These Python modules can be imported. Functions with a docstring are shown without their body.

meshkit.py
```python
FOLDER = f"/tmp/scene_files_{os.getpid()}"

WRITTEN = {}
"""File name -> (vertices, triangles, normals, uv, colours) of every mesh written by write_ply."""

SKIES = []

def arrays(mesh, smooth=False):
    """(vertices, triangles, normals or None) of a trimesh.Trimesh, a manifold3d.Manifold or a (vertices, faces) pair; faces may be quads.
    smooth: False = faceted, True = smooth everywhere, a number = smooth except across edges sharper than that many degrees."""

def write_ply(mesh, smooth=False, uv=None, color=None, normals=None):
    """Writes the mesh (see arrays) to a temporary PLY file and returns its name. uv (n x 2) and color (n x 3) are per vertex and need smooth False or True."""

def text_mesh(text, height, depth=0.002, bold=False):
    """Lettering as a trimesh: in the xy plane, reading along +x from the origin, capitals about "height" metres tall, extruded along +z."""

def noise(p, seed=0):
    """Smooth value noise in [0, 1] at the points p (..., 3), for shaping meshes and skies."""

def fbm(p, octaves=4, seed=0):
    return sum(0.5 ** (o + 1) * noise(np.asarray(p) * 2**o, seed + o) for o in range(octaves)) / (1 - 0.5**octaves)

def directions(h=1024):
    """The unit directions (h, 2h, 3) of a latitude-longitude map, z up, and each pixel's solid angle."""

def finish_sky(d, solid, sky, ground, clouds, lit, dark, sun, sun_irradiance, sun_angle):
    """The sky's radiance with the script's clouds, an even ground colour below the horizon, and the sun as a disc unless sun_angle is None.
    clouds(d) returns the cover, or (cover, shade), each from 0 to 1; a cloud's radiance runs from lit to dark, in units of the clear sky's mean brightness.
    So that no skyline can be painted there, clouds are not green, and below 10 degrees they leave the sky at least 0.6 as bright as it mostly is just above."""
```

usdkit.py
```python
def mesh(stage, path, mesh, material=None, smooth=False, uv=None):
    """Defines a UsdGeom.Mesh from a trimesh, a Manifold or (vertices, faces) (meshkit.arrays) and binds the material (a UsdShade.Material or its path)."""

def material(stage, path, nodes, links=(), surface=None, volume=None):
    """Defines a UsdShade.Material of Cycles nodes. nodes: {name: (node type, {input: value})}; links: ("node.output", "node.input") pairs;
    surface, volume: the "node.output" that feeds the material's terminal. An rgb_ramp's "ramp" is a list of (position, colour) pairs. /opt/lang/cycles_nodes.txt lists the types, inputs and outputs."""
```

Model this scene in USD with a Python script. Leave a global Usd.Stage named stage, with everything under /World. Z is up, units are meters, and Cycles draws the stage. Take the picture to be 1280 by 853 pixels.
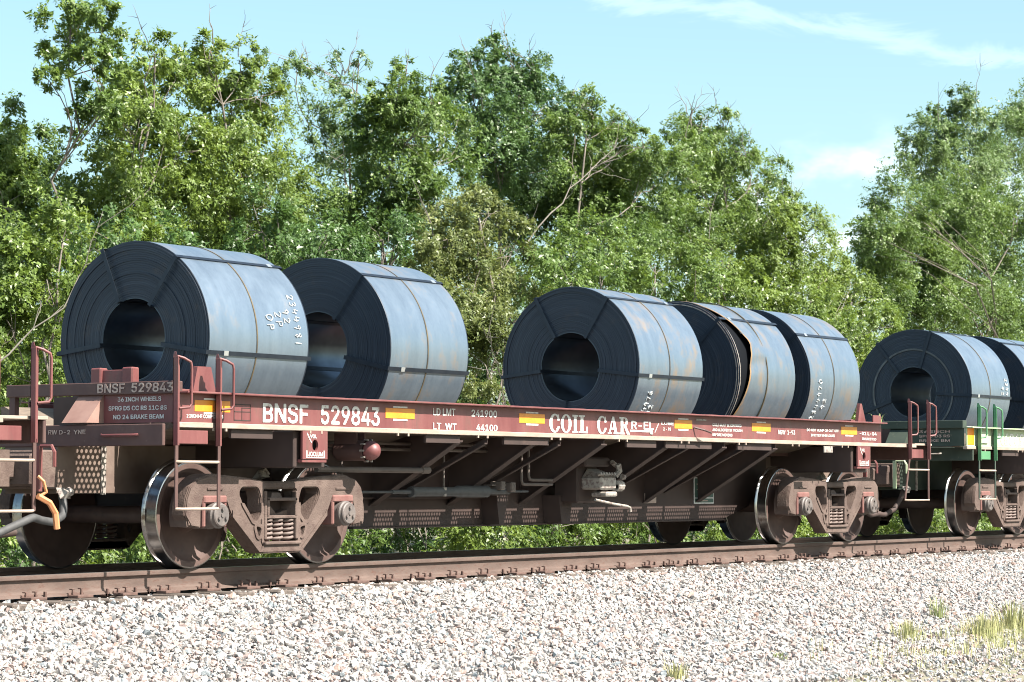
import math, numpy as np, trimesh, usdkit, meshkit
from pxr import Usd, UsdGeom, UsdLux, UsdShade, Gf, Vt, Sdf
from shapely.geometry import Polygon, Point, box as sbox, LineString
from shapely.ops import unary_union

stage = Usd.Stage.CreateInMemory()
UsdGeom.SetStageUpAxis(stage, 'Z'); UsdGeom.SetStageMetersPerUnit(stage, 1.0)
UsdGeom.Xform.Define(stage, '/World')
PI = math.pi
rng = np.random.default_rng(7)

# ------------------------------------------------------------------ camera
EYE = np.array([-16.941, -15.278, 0.72])
YAW, PITCH = 0.98713, 0.0550
fwd = np.array([math.sin(YAW)*math.cos(PITCH), math.cos(YAW)*math.cos(PITCH), math.sin(PITCH)])
rgt = np.array([math.cos(YAW), -math.sin(YAW), 0.0]); upv = np.cross(rgt, fwd)
cam = UsdGeom.Camera.Define(stage, '/World/camera')
cam.CreateHorizontalApertureAttr(36.0); cam.CreateVerticalApertureAttr(36.0*682/1024)
cam.CreateFocalLengthAttr(36.0*3246.7/1280)
cam.CreateClippingRangeAttr((0.5, 5000.0))
m4 = Gf.Matrix4d(*[float(v) for v in (*rgt, 0, *upv, 0, *(-fwd), 0, *EYE, 1)])
cam.AddTransformOp().Set(m4)
EXPOSURE = 1.80
SKY = 0.068
cam.CreateExposureAttr(EXPOSURE)

# ------------------------------------------------------------------ sky and sun
SUN = np.array([0.10, -1.0, 1.12]); SUN = SUN/np.linalg.norm(SUN)
elev, rot = math.asin(SUN[2]), math.atan2(SUN[0], SUN[1])
usdkit.material(stage, '/World/Looks/sky_look', {
    'sky': ('sky_texture', {'sky_type': 'single_scattering', 'sun_disc': False, 'sun_elevation': elev, 'sun_rotation': rot, 'air_density': 1.0, 'aerosol_density': 2.4, 'ozone_density': 1.0}),
    'tint': ('mix_color', {'blend_type': 'multiply', 'fac': 1.0, 'b': (0.97, 1.12, 1.04), 'use_clamp': False}),
    'tc': ('texture_coordinate', {}), 'map': ('mapping', {'mapping_type': 'point', 'rotation': (0, 0, -0.583)}), 'xyz': ('separate_xyz', {}),
    # a long thin streak of high cloud that slants across the sky, and low broken cloud near the horizon
    'a1': ('math', {'math_type': 'multiply_add', 'value2': -0.19, 'value3': -0.194}), 'a2': ('math', {'math_type': 'add'}),
    'wv': ('mapping', {'mapping_type': 'point', 'scale': (4.0, 9.0, 34.0), 'location': (0.3, 0.9, 0.2)}), 'n': ('noise_texture', {'scale': 1.6, 'detail': 6, 'roughness': 0.6, 'distortion': 0.6}),
    'w1': ('math', {'math_type': 'multiply_add', 'value2': 0.04, 'value3': -0.020}), 'a3': ('math', {'math_type': 'add'}), 'ab': ('math', {'math_type': 'absolute'}),
    's1': ('map_range', {'range_type': 'smoothstep', 'from_min': 0.0065, 'from_max': 0.0, 'to_min': 0.0, 'to_max': 0.09, 'clamp': True}),
    'b0': ('mapping', {'mapping_type': 'point', 'scale': (5.0, 16.0, 30.0), 'location': (0.0, 1.95, 0.0)}), 'n2': ('noise_texture', {'scale': 1.0, 'detail': 5, 'roughness': 0.55}),
    's2': ('map_range', {'range_type': 'smoothstep', 'from_min': 0.48, 'from_max': 0.72, 'to_min': 0.0, 'to_max': 0.4, 'clamp': True}),
    'h': ('map_range', {'range_type': 'smoothstep', 'from_min': 0.145, 'from_max': 0.115, 'to_min': 0.0, 'to_max': 0.9, 'clamp': True}),
    'side': ('map_range', {'range_type': 'smoothstep', 'from_min': -0.03, 'from_max': -0.075, 'to_min': 0.0, 'to_max': 1.0, 'clamp': True}), 'p3': ('math', {'math_type': 'multiply'}), 'p2': ('math', {'math_type': 'multiply'}), 'mxx': ('math', {'math_type': 'maximum'}),
    'mx': ('mix_color', {'blend_type': 'mix', 'b': (12.4, 12.4, 12.6), 'use_clamp': False}),
    'bg': ('background_shader', {'strength': SKY})},
    [('tc.generated', 'map.vector'), ('map.vector', 'xyz.vector'), ('xyz.y', 'a1.value1'), ('a1.value', 'a2.value1'), ('xyz.z', 'a2.value2'), ('map.vector', 'wv.vector'), ('wv.vector', 'n.vector'), ('n.fac', 'w1.value1'),
     ('a2.value', 'a3.value1'), ('w1.value', 'a3.value2'), ('a3.value', 'ab.value1'), ('ab.value', 's1.value'), ('map.vector', 'b0.vector'), ('b0.vector', 'n2.vector'), ('n2.fac', 's2.value'), ('xyz.z', 'h.value'),
     ('s2.result', 'p2.value1'), ('h.result', 'p2.value2'), ('xyz.y', 'side.value'), ('p2.value', 'p3.value1'), ('side.result', 'p3.value2'), ('p3.value', 'mxx.value1'), ('s1.result', 'mxx.value2'), ('sky.color', 'tint.a'), ('tint.result', 'mx.a'), ('mxx.value', 'mx.fac'), ('mx.result', 'bg.color')], surface='bg.background')
dome = UsdLux.DomeLight.Define(stage, '/World/sky')
UsdShade.MaterialBindingAPI.Apply(dome.GetPrim()).Bind(UsdShade.Material.Get(stage, '/World/Looks/sky_look'))
dome.GetPrim().SetCustomDataByKey('kind', 'structure')
sun = UsdLux.DistantLight.Define(stage, '/World/sun')
sun.CreateNormalizeAttr(True); sun.CreateIntensityAttr(1.25); sun.CreateAngleAttr(0.53); sun.CreateColorAttr(Gf.Vec3f(1.0, 0.95, 0.87))
zx = SUN; xx = np.cross([0, 0, 1], zx); xx /= np.linalg.norm(xx); yx = np.cross(zx, xx)
sun.AddTransformOp().Set(Gf.Matrix4d(*[float(v) for v in (*xx, 0, *yx, 0, *zx, 0, 0, 0, 30, 1)]))

# ------------------------------------------------------------------ materials
def mat(name, base, alt=None, rough=0.6, metal=0.0, scale=3.0, spots=None, spot_at=(0.62, 0.72), spot_scale=9.0, stretch=(1, 1, 1), bump=0.0, bump_scale=60.0, spec=0.5, lo=0.35, hi=0.65, extra=None):
    base, alt, spots = (tuple(0.86*q for q in c) if c else c for c in (base, alt, spots))
    nodes = {'g': ('geometry', {}), 'm': ('mapping', {'scale': stretch}), 'n': ('noise_texture', {'scale': scale, 'detail': 5, 'roughness': 0.62}),
             'r': ('rgb_ramp', {'ramp': [(0, base), (lo, base), (hi, alt or base), (1, alt or base)]}),
             'p': ('principled_bsdf', {'roughness': rough, 'metallic': metal, 'specular_ior_level': spec})}
    links = [('g.position', 'm.vector'), ('m.vector', 'n.vector'), ('n.fac', 'r.fac')]
    col = 'r.color'
    if spots:
        nodes |= {'n2': ('noise_texture', {'scale': spot_scale, 'detail': 6, 'roughness': 0.7}), 'r2': ('rgb_ramp', {'ramp': [(0, (0, 0, 0)), (spot_at[0], (0, 0, 0)), (spot_at[1], (1, 1, 1)), (1, (1, 1, 1))]}),
                  'x': ('mix_color', {'b': spots})}
        links += [('m.vector', 'n2.vector'), ('n2.fac', 'r2.fac'), ('r2.color', 'x.fac'), (col, 'x.a')]
        col = 'x.result'
    links.append((col, 'p.base_color'))
    if bump:
        nodes |= {'n3': ('noise_texture', {'scale': bump_scale, 'detail': 3}), 'b': ('bump', {'strength': bump, 'distance': 0.01})}
        links += [('g.position', 'n3.vector'), ('n3.fac', 'b.height'), ('b.normal', 'p.normal')]
    usdkit.material(stage, '/World/Looks/' + name, nodes, links, surface='p.BSDF')
    return '/World/Looks/' + name

RED = mat('red_paint', (0.118, 0.031, 0.031), (0.168, 0.058, 0.054), rough=0.5, scale=2.2, spots=(0.105, 0.055, 0.045), spot_at=(0.52, 0.72), spot_scale=4.5, stretch=(2.2, 1, .45), bump=0.10, bump_scale=25)
REDD = mat('dusty_red_paint', (0.060, 0.027, 0.023), (0.092, 0.048, 0.040), rough=0.65, scale=2.5, spots=(0.13, 0.09, 0.075), bump=0.1, bump_scale=30)
LEDGE = mat('dusty_ledge', (0.26, 0.195, 0.155), (0.34, 0.27, 0.22), rough=0.8, scale=5, spots=(0.30, 0.17, 0.14), spot_at=(0.58, 0.70), stretch=(1, 1, 4))
UNDER = mat('underframe_grime_shade', (0.028, 0.0145, 0.0115), (0.048, 0.027, 0.022), rough=0.75, scale=2.0, spots=(0.07, 0.040, 0.031), spot_at=(0.6, 0.8), spot_scale=5)  # grime brown, darkened further to hold the shade beneath the car
TRUCK = mat('bogie_dust', (0.070, 0.043, 0.034), (0.118, 0.080, 0.065), rough=0.8, scale=4.0, spots=(0.062, 0.034, 0.027), spot_at=(0.54, 0.68), spot_scale=9, bump=0.5, bump_scale=70)
TRUCKR = mat('bogie_red_dust', (0.145, 0.055, 0.047), (0.18, 0.085, 0.072), rough=0.8, scale=8.0, bump=0.2)
SPRING = mat('spring_steel', (0.13, 0.095, 0.082), (0.18, 0.13, 0.112), rough=0.7, scale=12)
CAP = mat('bearing_grey', (0.085, 0.072, 0.068), (0.135, 0.11, 0.10), rough=0.6, scale=9, bump=0.2)
WHEEL = mat('wheel_rust', (0.056, 0.028, 0.022), (0.088, 0.051, 0.041), rough=0.75, scale=5, spots=(0.045, 0.028, 0.024), spot_at=(0.6, 0.72), bump=0.2)
TREAD = mat('polished_tread', (0.34, 0.33, 0.33), (0.42, 0.40, 0.39), rough=0.22, metal=1.0, scale=6, spots=(0.13, 0.10, 0.09), spot_at=(0.56, 0.66), spot_scale=5)
RAIL = mat('rail_rust', (0.075, 0.047, 0.037), (0.115, 0.076, 0.061), rough=0.8, scale=2.5, spots=(0.085, 0.040, 0.028), spot_at=(0.52, 0.70), spot_scale=14, stretch=(1, 1, 3), bump=0.2)
RAILTOP = mat('rail_head_steel', (0.30, 0.29, 0.29), (0.36, 0.34, 0.33), rough=0.3, metal=0.9, scale=8)
PLATE = mat('tie_plate_rust', (0.075, 0.042, 0.033), (0.12, 0.068, 0.054), rough=0.85, scale=20)
TIE = mat('creosoted_wood', (0.055, 0.042, 0.034), (0.12, 0.095, 0.08), rough=0.9, scale=7, stretch=(5, 1, 5), bump=0.5, bump_scale=40)
WHITE = mat('white_stencil', (0.50, 0.48, 0.455), (0.58, 0.565, 0.54), rough=0.6, scale=6, spots=(0.22, 0.12, 0.11), spot_at=(0.54, 0.70), spot_scale=26)
FADED = mat('faded_stencil', (0.30, 0.20, 0.17), (0.42, 0.33, 0.28), rough=0.7, scale=20)
CHALK = mat('white_chalk', (0.50, 0.51, 0.51), rough=0.9)
YELLOW = mat('yellow_reflector', (0.60, 0.205, 0.016), (0.66, 0.25, 0.022), rough=0.4, scale=10)
ORANGE = mat('orange_reflector', (0.80, 0.24, 0.015), rough=0.4)
STRAPO = mat('orange_webbing', (0.48, 0.20, 0.085), rough=0.7)
STEEL = mat('strap_steel', (0.018, 0.025, 0.038), (0.03, 0.038, 0.052), rough=0.42, metal=0.6, scale=8)
SEAL = mat('bright_seal', (0.62, 0.64, 0.66), rough=0.3, metal=0.8)
HOSE = mat('rubber_hose', (0.040, 0.039, 0.040), (0.06, 0.058, 0.058), rough=0.7, scale=15)
GREEN = mat('green_paint', (0.055, 0.17, 0.075), (0.075, 0.21, 0.10), rough=0.5, scale=3, spots=(0.10, 0.12, 0.07), bump=0.1, bump_scale=30)
GREEND = mat('grimy_green_paint', (0.018, 0.030, 0.021), (0.034, 0.048, 0.034), rough=0.7, scale=3, spots=(0.10, 0.09, 0.065))
GREENSILL = mat('faded_green_sill', (0.30, 0.37, 0.22), (0.38, 0.43, 0.29), rough=0.6, scale=4, spots=(0.40, 0.38, 0.30))
LABELG = mat('green_decal', (0.055, 0.095, 0.075), rough=0.5)
PALE = mat('pale_metal', (0.24, 0.21, 0.185), (0.32, 0.285, 0.25), rough=0.6, scale=14, spots=(0.14, 0.10, 0.09), spot_at=(0.5, 0.6), spot_scale=20)
TIMBER = mat('trough_timber', (0.10, 0.075, 0.055), (0.16, 0.12, 0.09), rough=0.9, scale=6, stretch=(1, 6, 6))
BARK = mat('bark', (0.11, 0.09, 0.072), (0.20, 0.17, 0.145), rough=0.9, scale=6, stretch=(3, 3, 1), bump=0.6, bump_scale=25)
DEADWOOD = mat('dead_wood', (0.12, 0.105, 0.088), (0.175, 0.155, 0.13), rough=0.9, scale=8)
DIRT = mat('dirt', (0.20, 0.175, 0.13), (0.15, 0.15, 0.085), rough=0.95, scale=1.2, spots=(0.22, 0.19, 0.14), bump=0.5, bump_scale=12)
BEDM = mat('ballast_fines', (0.25, 0.23, 0.215), (0.33, 0.305, 0.29), rough=0.95, scale=22, spots=(0.16, 0.145, 0.135), spot_at=(0.58, 0.68), spot_scale=26, bump=0.9, bump_scale=30)

def coil_mat(name, dark, light, rust, seed, rough=0.33):
    # mill scale: bands along the rolling direction (round the coil: fine in x, stretched over y and z), rust bloom, soft blotches
    usdkit.material(stage, '/World/Looks/' + name, {
        'g': ('geometry', {}), 'm': ('mapping', {'scale': (6.0, 0.35, 0.35), 'location': (seed, 0, 0)}), 'n': ('noise_texture', {'scale': 1.6, 'detail': 4, 'roughness': 0.6}),
        'r': ('rgb_ramp', {'ramp': [(0, dark), (0.33, dark), (0.68, light), (1, light)]}),
        'm2': ('mapping', {'scale': (1.6, 1.0, 1.0), 'location': (seed*3, 1, 2)}), 'n2': ('noise_texture', {'scale': 2.6, 'detail': 7, 'roughness': 0.66}),
        'r2': ('rgb_ramp', {'ramp': [(0, (0, 0, 0)), (0.60 - 0.1*rust, (0, 0, 0)), (0.80 - 0.1*rust, (1, 1, 1)), (1, (1, 1, 1))]}),
        'x': ('mix_color', {'b': (0.36, 0.22, 0.10)}), 'k': ('math', {'math_type': 'multiply', 'value2': 0.25 + 0.45*rust}),
        'rr': ('map_range', {'from_min': 0.3, 'from_max': 0.7, 'to_min': rough - 0.07, 'to_max': rough + 0.10}),
        'p': ('principled_bsdf', {'metallic': 0.7, 'specular_ior_level': 0.5})},
        [('g.position', 'm.vector'), ('m.vector', 'n.vector'), ('n.fac', 'r.fac'), ('g.position', 'm2.vector'), ('m2.vector', 'n2.vector'), ('n2.fac', 'r2.fac'),
         ('r2.color', 'k.value1'), ('k.value', 'x.fac'), ('r.color', 'x.a'), ('x.result', 'p.base_color'), ('n2.fac', 'rr.value'), ('rr.result', 'p.roughness')], surface='p.BSDF')
    return '/World/Looks/' + name
COILMATS = [coil_mat('coil_steel_%s' % 'abcdefg'[i], (0.165, 0.21, 0.26), (0.195, 0.243, 0.297), ru, 3.7*i + 1) for i, ru in enumerate((0.15, 0.7, 0.95, 0.95, 0.8, 0.1, 0.2))]
def edge_mat(name, zc, seed):
    # the edges of many wraps: fine, slightly broken concentric lines about the coil's axis, the palest painted in as glints
    usdkit.material(stage, '/World/Looks/' + name, {
        'g': ('geometry', {}), 's': ('separate_xyz', {}), 'y2': ('math', {'math_type': 'multiply'}), 'dz': ('math', {'math_type': 'subtract', 'value2': zc}), 'z2': ('math', {'math_type': 'multiply'}),
        'ad': ('math', {'math_type': 'add'}), 'r': ('math', {'math_type': 'sqrt'}), 'k': ('math', {'math_type': 'multiply', 'value2': 95.0}), 'ky': ('math', {'math_type': 'multiply', 'value2': 1.3}), 'kz': ('math', {'math_type': 'multiply_add', 'value2': 1.3, 'value3': seed}),
        'v': ('combine_xyz', {}), 'n': ('noise_texture', {'scale': 1.0, 'detail': 4, 'roughness': 0.7}),
        'c': ('rgb_ramp', {'ramp': [(0, (0.006, 0.009, 0.015)), (0.38, (0.009, 0.014, 0.024)), (0.56, (0.017, 0.024, 0.037)), (0.72, (0.040, 0.050, 0.066)), (1, (0.09, 0.10, 0.115))]}),
        'bl': ('noise_texture', {'scale': 4.5, 'detail': 5, 'roughness': 0.65}), 'br': ('rgb_ramp', {'ramp': [(0, (0, 0, 0)), (0.58, (0, 0, 0)), (0.75, (1, 1, 1)), (1, (1, 1, 1))]}), 'kk': ('math', {'math_type': 'multiply', 'value2': 0.35}), 'mx': ('mix_color', {'b': (0.075, 0.055, 0.042)}),
        'b': ('bump', {'strength': 0.5, 'distance': 0.004}), 'p': ('principled_bsdf', {'roughness': 0.48, 'metallic': 0.3})},
        [('g.position', 's.vector'), ('s.y', 'y2.value1'), ('s.y', 'y2.value2'), ('s.z', 'dz.value1'), ('dz.value', 'z2.value1'), ('dz.value', 'z2.value2'), ('y2.value', 'ad.value1'), ('z2.value', 'ad.value2'), ('ad.value', 'r.value1'), ('r.value', 'k.value1'),
         ('s.y', 'ky.value1'), ('s.z', 'kz.value1'), ('k.value', 'v.x'), ('ky.value', 'v.y'), ('kz.value', 'v.z'), ('v.vector', 'n.vector'), ('n.fac', 'c.fac'), ('g.position', 'bl.vector'), ('bl.fac', 'br.fac'), ('br.color', 'kk.value1'), ('kk.value', 'mx.fac'), ('c.color', 'mx.a'), ('mx.result', 'p.base_color'),
         ('n.fac', 'b.height'), ('b.normal', 'p.normal')], surface='p.BSDF')
    return '/World/Looks/' + name
COILFACE = mat('coil_edge_steel', (0.010, 0.016, 0.028), (0.018, 0.026, 0.042), rough=0.55, metal=0.2, scale=5)
BAND = mat('rusted_band', (0.05, 0.045, 0.04), (0.17, 0.12, 0.06), rough=0.5, metal=0.3, scale=3)
BORE = mat('bore_steel', (0.07, 0.088, 0.115), (0.11, 0.135, 0.17), rough=0.28, metal=0.85, scale=3)
RING = mat('ring_steel', (0.11, 0.115, 0.12), (0.05, 0.055, 0.062), rough=0.5, metal=0.4, scale=6)
INNER = mat('inner_wrap_shade', (0.0035, 0.0045, 0.0065), rough=0.9, spec=0.1)  # near-black: shade under the lifted outer wrap put into the colour
COILRUST = mat('rusty_wrap_edge', (0.25, 0.14, 0.05), (0.10, 0.085, 0.075), rough=0.7, scale=9)

def leaf_mat(name, a, b, c, trans=0.36):
    usdkit.material(stage, '/World/Looks/' + name, {
        'g': ('geometry', {}), 'n': ('noise_texture', {'scale': 0.9, 'detail': 3, 'roughness': 0.6}),
        'ad': ('math', {'math_type': 'multiply_add', 'value2': 0.55, 'value3': 0.0}), 'ad2': ('math', {'math_type': 'multiply_add', 'value2': 0.9}),
        'r': ('rgb_ramp', {'ramp': [(0, a), (0.30, a), (0.62, b), (0.90, c), (1, c)]}),
        'p': ('principled_bsdf', {'roughness': 0.42, 'specular_ior_level': 0.45}), 't': ('translucent_bsdf', {}), 'mx': ('mix_closure', {'fac': trans}),
        'hs': ('hsv', {'hue': 0.49, 'saturation': 1.1, 'value': 1.3})},
        [('g.position', 'n.vector'), ('g.random_per_island', 'ad.value1'), ('n.fac', 'ad2.value1'), ('ad.value', 'ad2.value3'), ('ad2.value', 'r.fac'), ('r.color', 'p.base_color'), ('r.color', 'hs.color'), ('hs.color', 't.color'),
         ('p.BSDF', 'mx.closure1'), ('t.BSDF', 'mx.closure2')], surface='mx.closure')
    return '/World/Looks/' + name
LEAF = {
    'mid': leaf_mat('leaf_mid_green', (0.06, 0.108, 0.024), (0.14, 0.205, 0.046), (0.25, 0.3, 0.088)),
    'yellow': leaf_mat('leaf_yellow_green', (0.08, 0.128, 0.024), (0.17, 0.232, 0.046), (0.29, 0.33, 0.095)),
    'dark': leaf_mat('leaf_dark_green', (0.042, 0.086, 0.022), (0.092, 0.158, 0.042), (0.18, 0.235, 0.072)),
    'blue': leaf_mat('leaf_blue_green', (0.07, 0.122, 0.04), (0.145, 0.21, 0.07), (0.24, 0.29, 0.11)),
    'brown': leaf_mat('leaf_brownish', (0.085, 0.112, 0.034), (0.17, 0.195, 0.06), (0.285, 0.275, 0.11)),
}
def grass_mat(name, a, b):
    return mat(name, a, b, rough=0.7, scale=3)
GRASSY = grass_mat('dry_grass', (0.40, 0.36, 0.18), (0.30, 0.32, 0.12))
GRASSG = grass_mat('green_grass', (0.19, 0.24, 0.08), (0.29, 0.31, 0.13))

# ------------------------------------------------------------------ mesh helpers
ORIGIN, USED = {}, {}
def numbered(parent, name):
    n = USED.setdefault((parent, name), 0); USED[(parent, name)] += 1
    return name if n == 0 else '%s_%03d' % (name, n)
def keys(prim, label=None, cat=None, group=None, kind=None):
    for k, v in (('label', label), ('category', cat), ('group', group), ('kind', kind)):
        if v: prim.SetCustomDataByKey(k, v)
def xf(name, loc, parent='/World', label=None, cat=None, group=None):
    p = parent + '/' + numbered(parent, name)
    x = UsdGeom.Xform.Define(stage, p)
    loc = np.asarray(loc, float); base = ORIGIN.get(parent, np.zeros(3))
    x.AddTranslateOp().Set(Gf.Vec3d(*[float(v) for v in (loc - base)]))
    ORIGIN[p] = loc; keys(x.GetPrim(), label, cat, group)
    return p

class MB:
    def __init__(s): s.v, s.f, s.n = [], [], 0
    def add(s, v, f):
        v = np.asarray(v, float); f = np.asarray(f, int)
        if f.shape[1] == 4: f = np.vstack([f[:, [0, 1, 2]], f[:, [0, 2, 3]]])
        s.v.append(v); s.f.append(f + s.n); s.n += len(v); return s
    def tm(s, t): return s.add(t.vertices, t.faces)
    def box(s, x0, x1, y0, y1, z0, z1, b=0.0):
        if b <= 0:
            v = [(x, y, z) for x in (x0, x1) for y in (y0, y1) for z in (z0, z1)]
            return s.add(v, [(0, 1, 3, 2), (4, 6, 7, 5), (0, 4, 5, 1), (2, 3, 7, 6), (0, 2, 6, 4), (1, 5, 7, 3)])
        b = min(b, (x1-x0)/2.2, (y1-y0)/2.2, (z1-z0)/2.2)
        pts = []
        for sx, x in ((1, x0), (-1, x1)):
            for sy, y in ((1, y0), (-1, y1)):
                for sz, z in ((1, z0), (-1, z1)):
                    pts += [(x, y+sy*b, z+sz*b), (x+sx*b, y, z+sz*b), (x+sx*b, y+sy*b, z)]
        return s.tm(trimesh.convex.convex_hull(np.array(pts)))
    def hull(s, pts): return s.tm(trimesh.convex.convex_hull(np.array(pts, float)))
    def tube(s, pts, r, n=8, caps=True):
        pts = np.asarray(pts, float); k = len(pts); r = np.broadcast_to(r, k)
        t = np.gradient(pts, axis=0); t /= np.linalg.norm(t, axis=1, keepdims=True) + 1e-12
        ref = np.array([0, 0, 1.0]) if abs(t[0][2]) < 0.9 else np.array([1.0, 0, 0])
        a = np.arange(n)*2*PI/n; rings = []
        u = np.cross(t[0], ref); u /= np.linalg.norm(u)
        for i in range(k):
            u = u - t[i]*(u@t[i]); u /= np.linalg.norm(u) + 1e-12; w = np.cross(t[i], u)
            rings.append(pts[i] + r[i]*(np.cos(a)[:, None]*u + np.sin(a)[:, None]*w))
        v = np.vstack(rings + [pts[:1], pts[-1:]])
        j = np.arange(n); j2 = (j+1) % n; f = []
        for i in range(k-1):
            f.append(np.stack([i*n+j, i*n+j2, (i+1)*n+j2, (i+1)*n+j], 1))
        f = np.vstack(f); f = np.vstack([f[:, [0, 1, 2]], f[:, [0, 2, 3]]])
        if caps: f = np.vstack([f, np.stack([j2, j, np.full(n, k*n)], 1), np.stack([(k-1)*n+j, (k-1)*n+j2, np.full(n, k*n+1)], 1)])
        return s.add(v, f)
    def lathe(s, prof, axis, c, n=48, a0=0.0, a1=2*PI):
        """prof: (along axis, radius) closed or open list; axis 'x' or 'y'."""
        prof = np.asarray(prof, float); full = abs(a1-a0-2*PI) < 1e-6
        a = np.linspace(a0, a1, n, endpoint=not full)
        L, R = prof[:, 0][None, :], prof[:, 1][None, :]
        ca, sa = np.cos(a)[:, None], np.sin(a)[:, None]
        if axis == 'x': v = np.stack([L + 0*ca, R*ca, R*sa], -1)
        else: v = np.stack([R*ca, L + 0*ca, R*sa], -1)
        v = v + np.asarray(c, float); k = len(prof); m = len(a)
        i = np.arange(m if full else m-1)[:, None]; j = np.arange(k-1)[None, :]; i2 = (i+1) % m
        q = np.stack([i*k+j, i*k+j+1, i2*k+j+1, i2*k+j], -1).reshape(-1, 4)
        if axis == 'y': q = q[:, ::-1]
        return s.add(v.reshape(-1, 3), q)
    def prism(s, poly, a, b, plane='xz'):
        """poly (shapely) extruded from a to b along the axis that the plane leaves out."""
        for g in getattr(poly, 'geoms', [poly]):
            if g.is_empty or g.area < 1e-7: continue
            t = trimesh.creation.extrude_polygon(g, abs(b-a), engine='earcut'); v = np.array(t.vertices); lo = min(a, b)
            if plane == 'xz': w = np.stack([v[:, 0], lo + v[:, 2], v[:, 1]], 1); f = t.faces[:, ::-1]
            elif plane == 'yz': w = np.stack([lo + v[:, 2], v[:, 0], v[:, 1]], 1); f = t.faces
            else: w = np.stack([v[:, 0], v[:, 1], lo + v[:, 2]], 1); f = t.faces
            s.add(w, f)
        return s
    def mesh(s): return np.vstack(s.v), np.vstack(s.f)
    def build(s, name, material, parent='/World', smooth=None, label=None, cat=None, group=None, kind=None):
        p = parent + '/' + numbered(parent, name)
        v, f = s.mesh(); v = v - ORIGIN.get(parent, np.zeros(3))
        if smooth: 
            t = trimesh.Trimesh(v, f, process=True); m = usdkit.mesh(stage, p, t, material, smooth=smooth)
        else: m = usdkit.mesh(stage, p, (v, f), material)
        keys(m.GetPrim(), label, cat, group, kind); ORIGIN[p] = ORIGIN.get(parent, np.zeros(3))
        return p

def rounded(pts, r): 
    p = Polygon(pts); return p.buffer(-r, join_style=2).buffer(r).buffer(r*0.6).buffer(-r*0.6) if r else p

# lettering ----------------------------------------------------------
def fit(v, x0, x1, z0, z1):
    lo, hi = v.min(0), v.max(0); v = (v-lo)/np.maximum(hi-lo, 1e-9)
    return x0 + v[:, 0]*(x1-x0), z0 + v[:, 1]*(z1-z0)
def text_y(mb, s, x0, x1, z0, z1, y, bold=True):
    t = meshkit.text_mesh(s, 0.2, 0.002, bold); v = np.array(t.vertices); d = v[:, 2]
    a, b = fit(v[:, :2], x0, x1, z0, z1)
    mb.add(np.stack([a, y - 0.0015 - d, b], 1), t.faces)
def text_x(mb, s, y0, y1, z0, z1, x, bold=True):          # on a face turned towards -x: reads towards -y
    t = meshkit.text_mesh(s, 0.2, 0.002, bold); v = np.array(t.vertices); d = v[:, 2]
    a, b = fit(v[:, :2], 0, y0-y1, z0, z1)
    mb.add(np.stack([x - 0.0015 - d, y0 - a, b], 1), t.faces)
def ell(cx, cy, rx, ry):
    a = np.linspace(0, 2*PI, 40); return Polygon(np.stack([cx+rx*np.cos(a), cy+ry*np.sin(a)], 1))
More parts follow.
